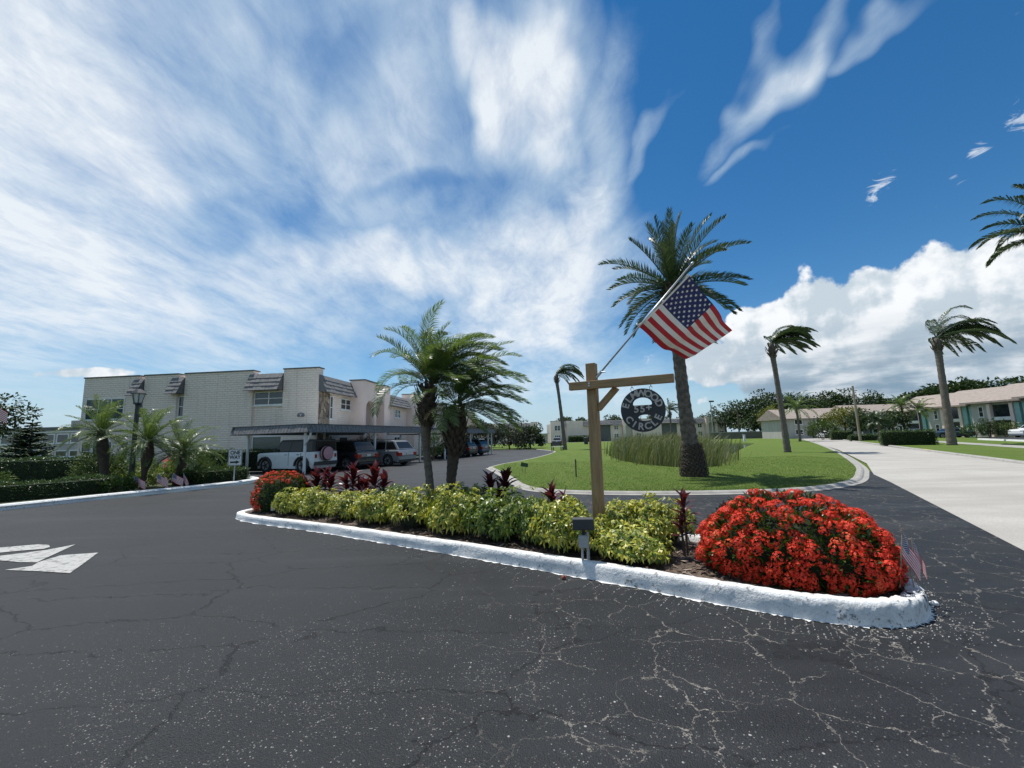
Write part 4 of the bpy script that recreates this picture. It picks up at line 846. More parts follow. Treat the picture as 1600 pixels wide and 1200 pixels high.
# long side with stone panel, arched stair towers and mansards
mansard(B1, S0, .05, 5.0, 6.6, 5.38, .02, .6); wall(B1, S0, .02, 6.6, 0, 5.40, -.5, .03, PBk, 'side_wall'); MB().box(.06, 1.4, .034, .14, 0, 5.33, S0).build('stone_panel', 'stone_veneer', B1, fix=True)
window(B1, S0, 1.5, 1.98, 3.4, 5.2, .03, 1); window(B1, S0, 3.1, 4.75, 4.25, 5.15, .03, 2); window(B1, S0, 3.0, 4.4, .9, 2.1, .03, 1); window(B1, S0, 1.5, 1.98, .5, 2.2, .03, 1)
arch_tower(B1, S0, 4.7, 7.1, 1.25, 6.75, 0, 1.62, 4.35, 'stucco_pink')
mansard(B1, S0, 7.2, 9.6, 6.5, 5.3, .1, .75); wall(B1, S0, 7.15, 9.6, 0, 5.32, -.5, .05, 'stucco_pink', 'side_wall'); window(B1, S0, 7.5, 8.3, 4.3, 5.1, .05, 1); window(B1, S0, 7.5, 8.3, 1, 2, .05, 1)
w = wall(B1, S0, 9.65, 11.0, 0, 6.9, -.5, .9, 'stucco_pink', 'pier'); MB().box(9.6, 11.05, -.5, .96, 6.903, 7.0, S0).build('coping', 'trim_dark', w, fix=True)
for (s0) in (11.05, 24.2, 38.5):
    wall(B1, S0, s0, s0+6.6, 0, 5.3, -.5, .1, 'stucco_pink', 'side_wall'); mansard(B1, S0, s0, s0+6.4, 6.4, 5.25, .1, .75); window(B1, S0, s0+1, s0+1.5, 3.3, 5.1, .1, 1); window(B1, S0, s0+3, s0+4.6, 4.1, 5.0, .1, 2); window(B1, S0, s0+3, s0+4.6, 1, 2.1, .1, 2)
    w = wall(B1, S0, s0+6.65, s0+8.1, 0, 6.9, -.5, 1.0, 'stucco_pink', 'pier'); MB().box(s0+6.6, s0+8.15, -.5, 1.06, 6.903, 7.0, S0).build('coping', 'trim_dark', w, fix=True)
    arch_tower(B1, S0, s0+9.6, s0+12.2, 1.5, 6.6, 0, 1.65, 4.3, 'stucco_pink')
# ------------------------------------------------------------------ carports
def carport(label, loc, rz, L, posts, brace):
    t = thing('carport', label, 'carport', loc, rz, 'carports along the drive')
    MB().box(-5.75, -.25, .25, L-.1, 2.36, 2.46).build('roof_deck', 'metal_white', t)
    fe = MB(); r = random.Random(1)
    def run(mb, fr, n0, n1):
        a = n0
        while a < n1 - .01:
            e = min(a + .235, n1); j = r.uniform(-.01, .012)
            mb.prism([(-.16, 2.64), (-.10, 2.64), (.06 + j, 2.22), (.0, 2.22)], lambda p, z, k, a=a, e=e: fr(a + .012 + (e-a-.024)*k, p, z)); a = e
    FE = frame(-6.0, 0, 1, 0); FS = frame(0, 0, 0, 1); FW = frame(-6.0, L, 0, -1)
    for nm, fr, n in (('fascia', FE, 6.0), ('fascia', FS, L), ('fascia', FW, L)):
        g = MB(); g.prism([(-.18, 2.62), (-.13, 2.62), (.02, 2.23), (-.02, 2.23)], lambda p, z, k: fr(n*k, p, z)); f = g.build(nm, 'trim_dark', t, fix=True)
        g = MB(); run(g, fr, 0, n); g.build('shingle_course', 'shingle', f, fix=True); MB().box(0, n, -.19, -.06, 2.642, 2.665, fr).build('drip_edge', 'trim_dark', f, fix=True); MB().box(0, n, -.04, .03, 2.19, 2.215, fr).build('lower_trim', 'trim_dark', f, fix=True)
    for (x, y) in posts: MB().box(x-.055, x+.055, y-.055, y+.055, .0, 2.36).build('post', 'metal_white', t, bevel=.008)
    if brace:
        MB().tube([(-.02, .12, 2.22), (-.05, .16, 2.06), (-.14, .2, 1.95), (-.48, .28, 1.66), (-.55, .3, 1.55)], .05, 8).build('downspout', 'metal_white', t, True)
    return t
carport('carport with shingled grey fascia sheltering the white off-roader and two other cars', (-10.8, 22.1, 0), R(-21.1), 11.2, [(-.62, .35), (-5.0, .35), (-.3, 5.6), (-4.6, 5.6), (-.3, 10.8), (-4.6, 10.8)], True)
carport('farther carport beyond the palm trunks with dark cars under it', (-5.7, 35.2, 0), R(-21.1), 10.4, [(-.3, .4), (-4.8, .4), (-.3, 5.2), (-.3, 9.2), (-.3, 10.1), (-2.6, 10.1), (-4.8, 10.1)], False)
# ------------------------------------------------------------------ vehicles
def wheel(parent, x, y, r, w=.22, dark=False):
    s = 1 if y > 0 else -1
    o = MB().tube([(x, y-s*w, r), (x, y-s*w*.93, r), (x, y-s*.02, r), (x, y, r)], [r*.9, r, r, r*.9], 20).build('wheel', 'rubber', parent, True)
    g = MB().tube([(x, y-s*.03, r), (x, y+s*.006, r)], [r*.62, r*.62], 16); g.build('rim', 'dark_trim' if dark else 'rim', o)
    g = MB()
    for k in range(5):
        a = k*1.2566; d = Vector((math.cos(a), 0, math.sin(a))); n = Vector((-d.z, 0, d.x)); p = Vector((x, y+s*.012, r))
        g.add([p + n*.05, p + d*r*.56 + n*.035, p + d*r*.56 - n*.035, p - n*.05], [(0, 1, 2, 3)])
    g.build('spoke', 'dark_trim' if not dark else 'rim', o)
def car(name, label, cat, loc, rz, paint, L, W, H, belt, hood, wb, wr, cab, style='suv', group=None, cabm=None):
    """x forward; cab = [(x,z)...] cabin side outline from windscreen base over the roof to the rear base"""
    t = thing(name, label, cat, loc, rz, group); f, b = L/2, -L/2; zb = .24
    xf, xr = wb[0], wb[1]; ar = wr*1.18
    def arch(x): return [(x + ar*math.cos(k*math.pi/8), wr + ar*math.sin(k*math.pi/8)) for k in range(0, 9)]
    af = [p for p in arch(xf) if p[1] > zb]; ab = [p for p in arch(xr) if p[1] > zb]
    if style == 'jeep': top = [(f-.05, .5), (f-.05, hood-.08), (f-.15, hood), (cab[0][0], belt), (b, belt), (b, .5)]
    else: top = [(f-.06, .30), (f, .5), (f-.04, hood-.16), (f-.28, hood-.04), (cab[0][0], belt), (cab[-1][0], belt), (b+.05, belt-.1), (b, belt-.35), (b+.02, .45)]
    poly = [(xf-ar, zb)] + af[::-1] + [(f-.12, zb)] + top + [(b+.12, zb)] + ab + [(xr-ar, zb)][:0] 
    poly = [(b+.12, zb)] + ab[::-1] + [(xr+ar, zb)] + [(xf-ar, zb)] + af[::-1] + [(f-.12, zb)] + top
    loops = [[Vector((p[0], p[1], 0)) for p in poly]]; tr = tessellate_polygon(loops); n = len(poly); hw = W/2
    vs = [(p[0], -hw + (.05 if p[1] > belt-.08 else 0), p[1]) for p in poly] + [(p[0], hw - (.05 if p[1] > belt-.08 else 0), p[1]) for p in poly]
    fc = [tuple(q) for q in tr] + [tuple(i+n for i in q) for q in tr] + [(i, (i+1) % n, n+(i+1) % n, n+i) for i in range(n)]
    body = MB().add(vs, fc).build('body', paint, t, bevel=.035, fix=True)
    MB().box(b+.3, f-.3, -hw+.16, hw-.16, .2, .6).build('underbody', 'dark_trim', t)
    tuck = .05 if style == 'jeep' else .17
    def yw(z): return hw - .06 - tuck*max(0, (z-belt)/(H-belt))
    g = MB(); m = len(cab); vs = [(x, -yw(z), z) for x, z in cab] + [(x, yw(z), z) for x, z in cab]
    g.add(vs, [tuple(range(m)), tuple(range(m, 2*m))[::-1]] + [(i, (i+1) % m, m+(i+1) % m, m+i) for i in range(m)]); g.build('cabin', cabm or paint, t, bevel=.03, fix=True)
    # side glass: inset copy of the outline split by pillars
    cx = sum(x for x, z in cab)/m; zlo, zhi = belt+.05, H-.13
    def edge_x(z, front):
        seq = cab if front else cab[::-1]
        for (x0, z0), (x1, z1) in zip(seq, seq[1:]):
            if z0 <= z <= z1 and z1 > z0: return x0 + (x1-x0)*(z-z0)/(z1-z0)
        return seq[1][0]
    F0, F1 = edge_x(zlo, True)-.10, edge_x(zhi, True)-.09; R0, R1 = edge_x(zlo, False)+.12, edge_x(zhi, False)+.10
    cuts = [0, .36, .70, 1]
    for s in (-1, 1):
        for i in range(3):
            a, c = cuts[i], cuts[i+1]; xa0, xa1 = F0 + (R0-F0)*a, F1 + (R1-F1)*a; xc0, xc1 = F0 + (R0-F0)*c, F1 + (R1-F1)*c; gp = .035
            q = [(xa0-gp, zlo), (xc0+gp, zlo), (xc1+gp, zhi), (xa1-gp, zhi)]
            MB().add([(x, s*(yw(z)+.006), z) for x, z in q] + [(x, s*(yw(z)-.02), z) for x, z in q], [(0, 1, 2, 3), (7, 6, 5, 4), (0, 4, 5, 1), (1, 5, 6, 2), (2, 6, 7, 3), (3, 7, 4, 0)]).build('side_window', 'car_glass', t, fix=True)
        for i in (0, 1): 
            xh = F0 + (R0-F0)*cuts[i+1] + .22; MB().box(xh-.08, xh+.08, s*(hw+.0)-.02, s*(hw+.0)+.02, belt-.16, belt-.13).build('door_handle', 'dark_trim' if style == 'jeep' else paint, body)
            xs = F0 + (R0-F0)*cuts[i+1]; MB().box(xs-.008, xs+.008, s*hw-.008, s*hw+.008, .42, belt-.04).build('door_seam', 'dark_trim', body)
        MB().box(F0-.02, F0+.1, s*(hw-.02)-.03 + s*.10, s*(hw-.02)+.03 + s*.10, belt+.02, belt+.18).build('mirror', 'dark_trim' if style == 'jeep' else paint, t, bevel=.02)
    def glass(i, nm, sgn):
        (x0, z0), (x1, z1) = (cab[0], cab[1]) if i == 0 else (cab[-1], cab[-2]); a, c = .12, .90; pts = []
        for k in (a, c): pts.append((x0 + (x1-x0)*k + sgn*.012, z0 + (z1-z0)*k))
        MB().add([(pts[0][0], -yw(pts[0][1])+.09, pts[0][1]), (pts[0][0], yw(pts[0][1])-.09, pts[0][1]), (pts[1][0], yw(pts[1][1])-.09, pts[1][1]), (pts[1][0], -yw(pts[1][1])+.09, pts[1][1])], [(0, 1, 2, 3)]).build(nm, 'car_glass', t)
    glass(0, 'windscreen', 1); glass(1, 'rear_window', -1)
    for s in (-1, 1):
        wheel(t, xf, s*(hw-.02), wr); wheel(t, xr, s*(hw-.02), wr)
        if style == 'jeep':
            MB().box(b-.02, b+.02, s*(hw-.17)-.07, s*(hw-.17)+.07, .82, 1.02).build('taillight', 'red_lens', t); MB().tube([(f-.06, s*.58, .88), (f-.02, s*.58, .88)], .1, 12).build('headlight', 'lamp_glass', t)
            for x in (xf, xr):
                pts = [(x + (ar+.05)*math.cos(k*math.pi/8), wr + (ar+.03)*math.sin(k*math.pi/8)) for k in range(0, 9)]; g = MB(); pp = pts + [(x + ar*math.cos(k*math.pi/8)*.96, wr + ar*.96*math.sin(k*math.pi/8)) for k in range(8, -1, -1)]
                nn = len(pp); g.add([(p[0], s*(hw-.02), p[1]) for p in pp] + [(p[0], s*(hw+.10), p[1]-.02) for p in pp], [(i, (i+1) % nn, nn+(i+1) % nn, nn+i) for i in range(nn)] + [(i, i+1, nn-2-i, nn-1-i) for i in range(8)] + [(nn+i, nn+nn-1-i, nn+nn-2-i, nn+i+1) for i in range(8)]); g.build('fender_flare', 'dark_trim', t, fix=True)
        else:
            MB().prism([(b+.28, belt-.12), (b-.004, belt-.20), (b-.012, belt-.42), (b+.22, belt-.36)], lambda x, z, k: (x, s*(hw-.30 + .306*k), z)).build('taillight', 'red_lens', t, fix=True); MB().box(f-.30, f-.01, s*(hw-.2)-.18, s*(hw-.2)+.195, hood-.26, hood-.14).build('headlight', 'lamp_glass', t, bevel=.02)
    MB().box(b-.015, b+.01, -.16, .16, .74 if style != 'jeep' else .62, .88 if style != 'jeep' else .76).build('number_plate', 'plate', t)
    if style == 'jeep':
        MB().box(b-.10, b+.05, -.8, .8, .42, .62).build('rear_bumper', 'dark_trim', t, bevel=.02); MB().box(f-.05, f+.12, -.8, .8, .45, .62).build('front_bumper', 'dark_trim', t, bevel=.02)
        g = MB().tube([(b-.04, .08, 1.05), (b-.05, .08, 1.05), (b-.24, .08, 1.05), (b-.28, .08, 1.05)], [.36, .40, .40, .36], 24).build('spare_tyre', 'rubber', t, True)
        MB().tube([(b-.281, .08, 1.05), (b-.295, .08, 1.05), (b-.30, .08, 1.05)], [.365, .35, .30], 24).build('tyre_cover', 'pink_cover', g, True); MB().tube([(b-.10, .08, 1.05), (b-.20, .08, 1.05)], [.405, .405], 24, False).build('cover_side', 'pink_cover', g, True)
    else:
        MB().box(b-.03, b+.12, -hw+.05, hw-.05, .40, .60).build('rear_bumper', paint, t, bevel=.03); MB().box(b-.034, b+.05, -hw+.12, hw-.12, .30, .40).build('valance', 'dark_trim', t)
        for s in (-1, 1): MB().tube([(cab[1][0]-.2, s*(yw(H)-.05), H+.04), (cab[-2][0]+.2, s*(yw(H)-.05), H+.04)], .018, 6).build('roof_rail', 'dark_trim', t)
    return t
ca, sa = math.cos(R(-21.1)), math.sin(R(-21.1))
def cp(x, y): return (-10.8 + ca*x - sa*y, 22.1 + sa*x + ca*y, 0)
FACE = R(180-21.1)
GP = 'cars under the near carport'
car('parked_off_roader', 'white boxy off-roader with black top and pink spare tyre cover under the carport', 'car', cp(-2.5, 1.55), FACE, 'paint_white_car', 4.3, 1.75, 1.84, 1.16, 1.12, (1.45, -1.35), .42, [(.75, 1.17), (.42, 1.78), (.30, 1.84), (-2.02, 1.84), (-2.13, 1.80), (-2.14, 1.17)], 'jeep', GP, 'black_metal')
car('parked_suv', 'black sport utility car between the white off-roader and the silver car', 'car', cp(-1.95, 4.2), FACE, 'paint_black_car', 4.7, 1.86, 1.72, 1.08, 1.02, (1.42, -1.38), .36, [(1.05, 1.08), (.35, 1.60), (.0, 1.70), (-1.6, 1.72), (-1.85, 1.62), (-2.22, 1.10)], 'suv', GP)
car('parked_crossover', 'silver crossover with red tail lights parked past the black car', 'car', cp(-1.05, 7.0), FACE, 'paint_silver_car', 4.7, 1.9, 1.70, 1.06, 1.0, (1.42, -1.40), .37, [(1.1, 1.06), (.35, 1.57), (.0, 1.68), (-1.5, 1.70), (-1.8, 1.62), (-2.24, 1.08)], 'suv', GP)
def cp2(x, y): return (-5.7 + ca*x - sa*y, 35.2 + sa*x + ca*y, 0)
car('parked_suv', 'dark car under the farther carport nearer to the palm trunks', 'car', cp2(-2.3, 5.2), FACE, 'paint_black_car', 4.6, 1.84, 1.66, 1.04, .98, (1.42, -1.38), .35, [(1.05, 1.04), (.35, 1.55), (.0, 1.64), (-1.6, 1.66), (-1.85, 1.58), (-2.2, 1.06)], 'suv', 'cars under the farther carport')
car('parked_suv', 'dark car under the farther carport by its white end posts', 'car', cp2(-2.3, 8.0), FACE, 'paint_blue_car', 4.6, 1.84, 1.66, 1.04, .98, (1.42, -1.38), .35, [(1.05, 1.04), (.35, 1.55), (.0, 1.64), (-1.6, 1.66), (-1.85, 1.58), (-2.2, 1.06)], 'suv', 'cars under the farther carport')
# ------------------------------------------------------------------ hedges, bushes, trees
def hedge(name, label, p0, p1, w, h, n, m, seed, leaf=.055, z=.08, group=None):
    p0, p1 = Vector((*p0, 0)), Vector((*p1, 0)); L = (p1-p0).length; t = thing(name, label, 'hedge', (p0.x, p0.y, z), math.atan2(p1.y-p0.y, p1.x-p0.x), group); r = random.Random(seed); mb = MB()
    A = [L*h*2, L*w, w*h*2]; S = sum(A)
    for i in range(n):
        k = r.uniform(0, S); o = Vector((r.uniform(0, L), r.uniform(-w/2, w/2), r.uniform(.02, h)))
        if k < A[0]: nr = Vector((0, r.choice((-1, 1)), 0)); o.y = nr.y*w/2
        elif k < A[0]+A[1]: nr = Vector((0, 0, 1)); o.z = h
        else: nr = Vector((r.choice((-1, 1)), 0, 0)); o.x = L if nr.x > 0 else 0
        o += nr*(.06*math.sin(o.x*3.1+seed)*math.cos(o.z*6+o.y*3) + .03*math.sin(o.x*9+o.z*5) + r.uniform(-.07, .04))
        d = (nr + Vector((r.uniform(-1, 1), r.uniform(-1, 1), r.uniform(-.5, .9)))).normalized(); kite(mb, o, d, Vector((r.uniform(-.6, .6), r.uniform(-.6, .6), 1)).normalized(), leaf*r.uniform(.8, 1.6), leaf*r.uniform(.5, .8))
    stuff(mb.build('foliage', m, t)); MB().box(.06, L-.06, -w/2+.07, w/2-.07, 0, h-.08).build('branches', 'foliage_shade', t); return t  # solid inner box, its dark colour paints the shade behind the leaves
GH = 'clipped hedges by the left kerb'
hedge('hedge', 'low clipped dark hedge along the white kerb at the left edge', (-18.6, 8.4), (-14.35, 15.3), .8, .55, 9000, 'leaf_hedge', 1, .05, group=GH)
hedge('hedge', 'low clipped hedge along the white kerb below the one way sign', (-13.45, 16.9), (-11.85, 18.7), .8, .56, 4500, 'leaf_hedge', 2, .05, group=GH)
hedge('hedge', 'taller dark hedge behind the low one at the left edge', (-31, 17.5), (-18.6, 19.8), 1.0, 1.15, 9000, 'leaf_hedge', 3, .07, group=GH)
hedge('hedge', 'bright topped hedge in front of the building behind the lamp post', (-18.2, 23.2), (-15.4, 23.4), 1.0, 1.25, 4500, 'leaf_hedge_light', 4, .06, group=GH)
hedge('hedge', 'bright topped hedge behind the one way sign beside the white off-roader', (-16.3, 25.2), (-13.2, 25.0), .9, 1.2, 3500, 'leaf_hedge_light', 5, .06, group=GH)
def bush(name, label, loc, rx, ry, h, n, m, leaf, seed, cat='bush', group=None, z0=.0, core=True):
    r = random.Random(seed); t = thing(name, label, cat, loc, 0, group); mb = MB()
    for i in range(n):
        v = dome_point(r, -.5); k = r.uniform(.7, 1.04)*lump(v, seed); p = Vector((v.x*rx*k, v.y*ry*k, max(.03, h*(.5+.5*v.z)*k)))
        d = (v + Vector((r.uniform(-.9, .9), r.uniform(-.9, .9), r.uniform(-.5, .9)))).normalized(); kite(mb, p, d, Vector((r.uniform(-.6, .6), r.uniform(-.6, .6), 1)).normalized(), leaf*r.uniform(.7, 1.6), leaf*r.uniform(.35, .6))
    stuff(mb.build('foliage', m, t)); g = MB()
    for i in range(7):
        a = r.uniform(0, 6.3); g.tube([(.08*math.cos(a), .08*math.sin(a), 0), (rx*.35*math.cos(a), ry*.35*math.sin(a), h*.45), (rx*.6*math.cos(a), ry*.6*math.sin(a), h*.8)], [.03, .022, .01], 5)
    g.build('stem', 'bark', t); return t
GB = 'loose bushes behind the left kerb'
bush('loose_bush', 'light green loose bush left of the lamp post', (-17.0, 17.4, .08), 1.05, .8, 1.45, 2600, 'leaf_hedge_light', .09, 1, group=GB)
bush('loose_bush', 'light green loose bush right of the small palms', (-14.7, 19.2, .08), .9, .8, 1.35, 2400, 'leaf_hedge_light', .09, 2, group=GB)
bush('loose_bush', 'spiky green bush at the far left edge between the two hedges', (-20.6, 16.3, .08), 1.0, .6, .75, 1500, 'leaf_hedge_light', .12, 3, group=GB)
bush('low_plant', 'low strappy plant at the end of the left hedge by the kerb', (-13.95, 14.95, .1), .42, .35, .4, 380, 'leaf_hedge', .16, 5, group=GB)
bush('flower_bush', 'small red flowering bush against the apartment wall behind the small palms', (-18.6, 23.4, .08), .7, .5, 1.15, 900, 'flower_red', .08, 6, group=GB)
bush('loose_bush', 'broad dark bush beside the carport at the building wall', (-11.6, 33.5, .05), 1.0, 1.2, 2.0, 1800, 'leaf_hedge', .12, 7, group=GB)
bush('loose_bush', 'dark green shrub seen between the two palm trunks', (-6.6, 34.2, .0), .9, .9, 2.3, 1800, 'leaf_hedge', .12, 8, group=GB)
for i, (x, y, rr, h, l_) in enumerate([(-14.6, 16.3, .8, .5, 'low green ground plant left of the stick flags'), (-13.3, 17.4, .8, .55, 'low green ground plant behind the stick flags'), (-15.5, 18.4, 1.0, .8, 'leafy green plant behind the lamp post'), (-12.9, 18.6, .8, .7, 'leafy green plant behind the right low hedge'), (-17.6, 19.4, 1.1, 1.0, 'leafy green plant behind the light loose bush')]): bush('ground_plant', l_, (x, y, .08), rr, rr*.7, h, 1100, 'leaf_hedge_light' if i % 2 else 'leaf_mid', .1, 60+i, group='leafy plants in the left bed')
# small palms around the lamp post
GL = 'small palms beside the lamp post'; kw = dict(nl=34, ll=.30, lw=.02, hang=.25, rach=.013)
palm('small_palm', 'small palm with leaning dark trunk left of the lamp post', (-16.1, 16.6, .08), ([(0, 0, 0), (-.02, 0, .8), (-.15, 0, 1.5), (-.35, .1, 2.2)], [.12, .13, .2, .14], 10), 'trunk_dark', crown((-.35, .1, 2.15), 36, 1.45, -25, 80, 1.0, (.25, .05, 0), 31, **kw), 'frond', GL)
palm('small_palm', 'small palm with slim foot and thick dark trunk top in front of the lamp post', (-13.95, 15.9, .08), ([(0, 0, 0), (.03, 0, .55), (.08, 0, .95), (.1, 0, 1.3), (.1, 0, 1.75)], [.08, .08, .16, .2, .13], 10), 'trunk_dark', crown((.1, 0, 1.75), 38, 1.5, -30, 80, 1.0, (.3, .05, 0), 32, **kw), 'frond', GL)
palm('small_palm', 'small spreading palm right of the lamp post above the stick flags', (-13.5, 16.8, .08), ([(0, 0, 0), (.15, 0, .5), (.25, 0, .9), (.28, 0, 1.4)], [.07, .08, .15, .12], 10), 'trunk_dark', crown((.28, 0, 1.35), 34, 1.5, -25, 70, 1.1, (.35, .05, 0), 33, **kw), 'frond', GL)
# lamp post
t = thing('lamp_post', 'black lamp post with lantern head among the small palms', 'lamp post', (-15.3, 16.9, .08), .3)
MB().tube([(0, 0, 0), (0, 0, .5), (0, 0, .55), (0, 0, 3.25), (0, 0, 3.3)], [.13, .12, .09, .075, .1], 12).build('post', 'black_metal', t)
g = MB().tube([(0, 0, 3.36), (0, 0, 3.72)], [.13, .22], 6, True).build('lantern_glass', 'lamp_glass', t); g = MB()
for k in range(6): a = k*math.pi/3; g.tube([(.135*math.cos(a), .135*math.sin(a), 3.36), (.225*math.cos(a), .225*math.sin(a), 3.73)], .012, 4)
g.build('lantern_frame', 'black_metal', t); MB().tube([(0, 0, 3.3), (0, 0, 3.36)], [.16, .14], 6).build('lantern_base', 'black_metal', t); MB().tube([(0, 0, 3.72), (0, 0, 3.75), (0, 0, 3.9), (0, 0, 3.92), (0, 0, 4.0)], [.29, .27, .12, .05, .02], 6).build('lantern_roof', 'black_metal', t)
# one way sign
t = thing('one_way_sign', 'white ONE WAY sign with black arrow pointing right above the low hedge', 'sign', (-11.75, 17.75, .08), R(26))
MB().box(-.025, .025, .012, .05, 0, 1.30).build('post', 'galv', t); pnl = MB().prism([(-.25, .69), (.25, .69), (.25, 1.37), (-.25, 1.37)], lambda a, b, k: (a, -.004 + .008*k, b)).build('sign_panel', 'sign_white', t, fix=True)
g = MB()
for (x0, x1, z0, z1) in ((-.24, .24, .70, .715), (-.24, .24, 1.345, 1.36), (-.24, -.225, .715, 1.345), (.225, .24, .715, 1.345)): g.box(x0, x1, -.009, -.006, z0, z1)
g.build('border', 'sign_black', pnl, fix=True)
for s, z in (('ONE', 1.22), ('WAY', 1.03)): o = link('letter', text_mesh(s, .215, .002, 'sign_black', .006), pnl); o.location = (0, -.008, z); o.rotation_euler = (math.pi/2, 0, 0); o.scale = (.78, 1, 1)
MB().add([(x, -.009, z) for x, z in ((-.17, .795), (.04, .795), (.04, .755), (.18, .83), (.04, .905), (.04, .865), (-.17, .865))], [tuple(range(7))]).build('arrow', 'sign_black', pnl)
GS = 'small stick flags along the left kerb'
for i, (x, y, ln, lab) in enumerate([(-13.65, 15.25, (-.1, 0), 'leftmost small American stick flag in the bed behind the left kerb'), (-13.25, 15.7, (.0, 0), 'second small stick flag from the left behind the left kerb'), (-12.98, 16.0, (.12, 0), 'third small stick flag from the left behind the left kerb'), (-12.6, 16.15, (-.05, 0), 'rightmost small stick flag behind the left kerb, hanging folded')]):
    stick_flag(lab, (x, y, .09), ln, .55, .30, .2, .45 if i < 3 else 1.0, GS, i)
# Norfolk pines and the tree at the far left
def norfolk(label, loc, h, seed):
    r = random.Random(seed); t = thing('norfolk_pine', label, 'tree', loc, r.uniform(0, 6), 'norfolk pines at the left'); MB().tube([(0, 0, 0), (0, 0, h*.5), (0, 0, h)], [.09, .06, .01], 8).build('trunk', 'bark', t)
    n = int(h/.25)
    for i in range(n):
        z = .3 + i*(h-.45)/n; L = (h-z)*.50 + .14
        for k in range(8):
            a = k*.785 + i*.5; frond(MB(), Vector((0, 0, z + r.uniform(-.1, .1))), (math.cos(a), math.sin(a), r.uniform(-.15, .2)), L*r.uniform(.8, 1.1), -.35, (0, 0, 0), 22, .36*min(1, .4+L*.6), .12, hang=.3, rach=.014, vee=.15, seed=i*9+k, n=6).build('branch', 'leaf_pine', t)
norfolk('taller norfolk pine with level tiers of branches at the left', (-28.4, 24.6, .08), 3.4, 1); norfolk('shorter norfolk pine at the far left edge', (-30.0, 25.6, .08), 3.1, 2)
def tree(name, label, loc, h, cr, ch, n, leaf, m, seed, group=None, tr=.18, nc=16):
    r = random.Random(seed); t = thing(name, label, 'tree', loc, 0, group); zc = h - ch/2; g = MB(); g.tube([(0, 0, 0), (r.uniform(-.2, .2), 0, zc*.5), (0, 0, zc)], [tr, tr*.75, tr*.45], 8); mb = MB(); cl = []
    for i in range(nc):
        v = dome_point(r, -.75); k = r.uniform(.45, .95); cl.append((Vector((v.x*cr*k, v.y*cr*k, zc + v.z*ch*.5*k)), r.uniform(.28, .46)*cr))
    for p, q in cl[:9]: g.tube([(0, 0, zc*.55), p*.5 + Vector((0, 0, zc*.4)), p], [tr*.4, tr*.25, tr*.08], 5)
    g.build('trunk', 'bark', t)
    for i in range(n):
        p, q = cl[i % nc]; v = Vector((r.gauss(0, 1), r.gauss(0, 1), r.gauss(0, 1))).normalized(); o = p + Vector((v.x, v.y, v.z*.72*min(1.2, ch/cr/1.2)))*q*r.uniform(.55, 1.05)
        d = (v + Vector((r.uniform(-1, 1), r.uniform(-1, 1), r.uniform(-1, .6)))).normalized(); kite(mb, o, d, Vector((r.uniform(-1, 1), r.uniform(-1, 1), 1)).normalized(), leaf*r.uniform(.7, 1.5), leaf*r.uniform(.5, .9))
    stuff(mb.build('crown', m, t)); return t
tree('broadleaf_tree', 'dark broadleaf tree cut off by the left edge of the picture', (-37.2, 28.5, 0), 5.6, 2.6, 3.4, 2600, .22, 'leaf_tree', 3)
stick_flag('flag on a pole showing at the far left edge of the picture', (-31.6, 25.3, .08), (.0, 0), 4.5, .7, 0, .5, None, 1)
# building far left
B2 = thing('apartment_building', 'tan two storey building with flat roof and window rows at the far left', 'building', (-79, 62, 0), R(-3)); F2 = frame(0, 0, 1, 0)
wall(B2, F2, 0, 19, 0, 4.6, -10, 0, 'stucco_grey', 'wall'); MB().box(-.2, 19.2, -10, .25, 4.603, 5.0, F2).build('roof_edge', 'trim_dark', B2, fix=True); MB().box(-.2, 19.2, .0, .12, 4.2, 4.35, F2).build('band', 'white_paint', B2, fix=True)
for k in range(8): window(B2, F2, 1 + k*2.2, 2.9 + k*2.2, 2.6, 4.0, 0, 1, fw=.14, rail=False); window(B2, F2, 1 + k*2.2, 2.9 + k*2.2, .6, 1.6, 0, 1, fw=.14, rail=False)
MB().box(12.2, 14.4, -3, -1.5, 5.0, 6.0, F2).build('air_conditioner', 'ac_tan', B2, fix=True)
t = thing('street_light', 'thin light pole with arm behind the far left building', 'street light', (-69, 75, 0)); MB().tube([(0, 0, 0), (0, 0, 7.0)], .10, 6).build('pole', 'galv', t); MB().tube([(0, 0, 6.9), (-3.2, 0, 7.15)], .07, 6).build('arm', 'galv', t); MB().box(-3.9, -3.0, -.15, .15, 7.05, 7.25).build('lamp_head', 'galv', t)
# ------------------------------------------------------------------ phoenix palm on the lawn
fr = crown((-.25, 0, 7.2), 44, 2.9, -38, 88, .75, (.10, .02, 0), 41, nl=46, ll=.44, lw=.04, hang=.10, rach=.03, vee=.45, bare=.10, tipw=.55)
cut = boots((0, 0, 0), lambda k: .60 - .22*k, 1.1, 260, 4, .15, .055, .3); cut2 = boots((-.25, 0, 6.4), lambda k: .28 + .1*k, .8, 60, 5, .35, .07, .6)
palm('date_palm', 'tall date palm with full round crown on the lawn behind the flag', (6.6, 15.6, .05), ([(0, 0, 0), (-.02, 0, .4), (-.06, 0, 1.2), (-.15, 0, 2.6), (-.22, 0, 4.4), (-.25, 0, 6.0), (-.25, 0, 7.25)], [.48, .42, .30, .235, .22, .22, .27], 18), 'trunk_phoenix', fr, 'frond_dark', None, [('old_leaf_bases', cut, 'trunk_dark'), ('leaf_bases', cut2, 'trunk_phoenix')])
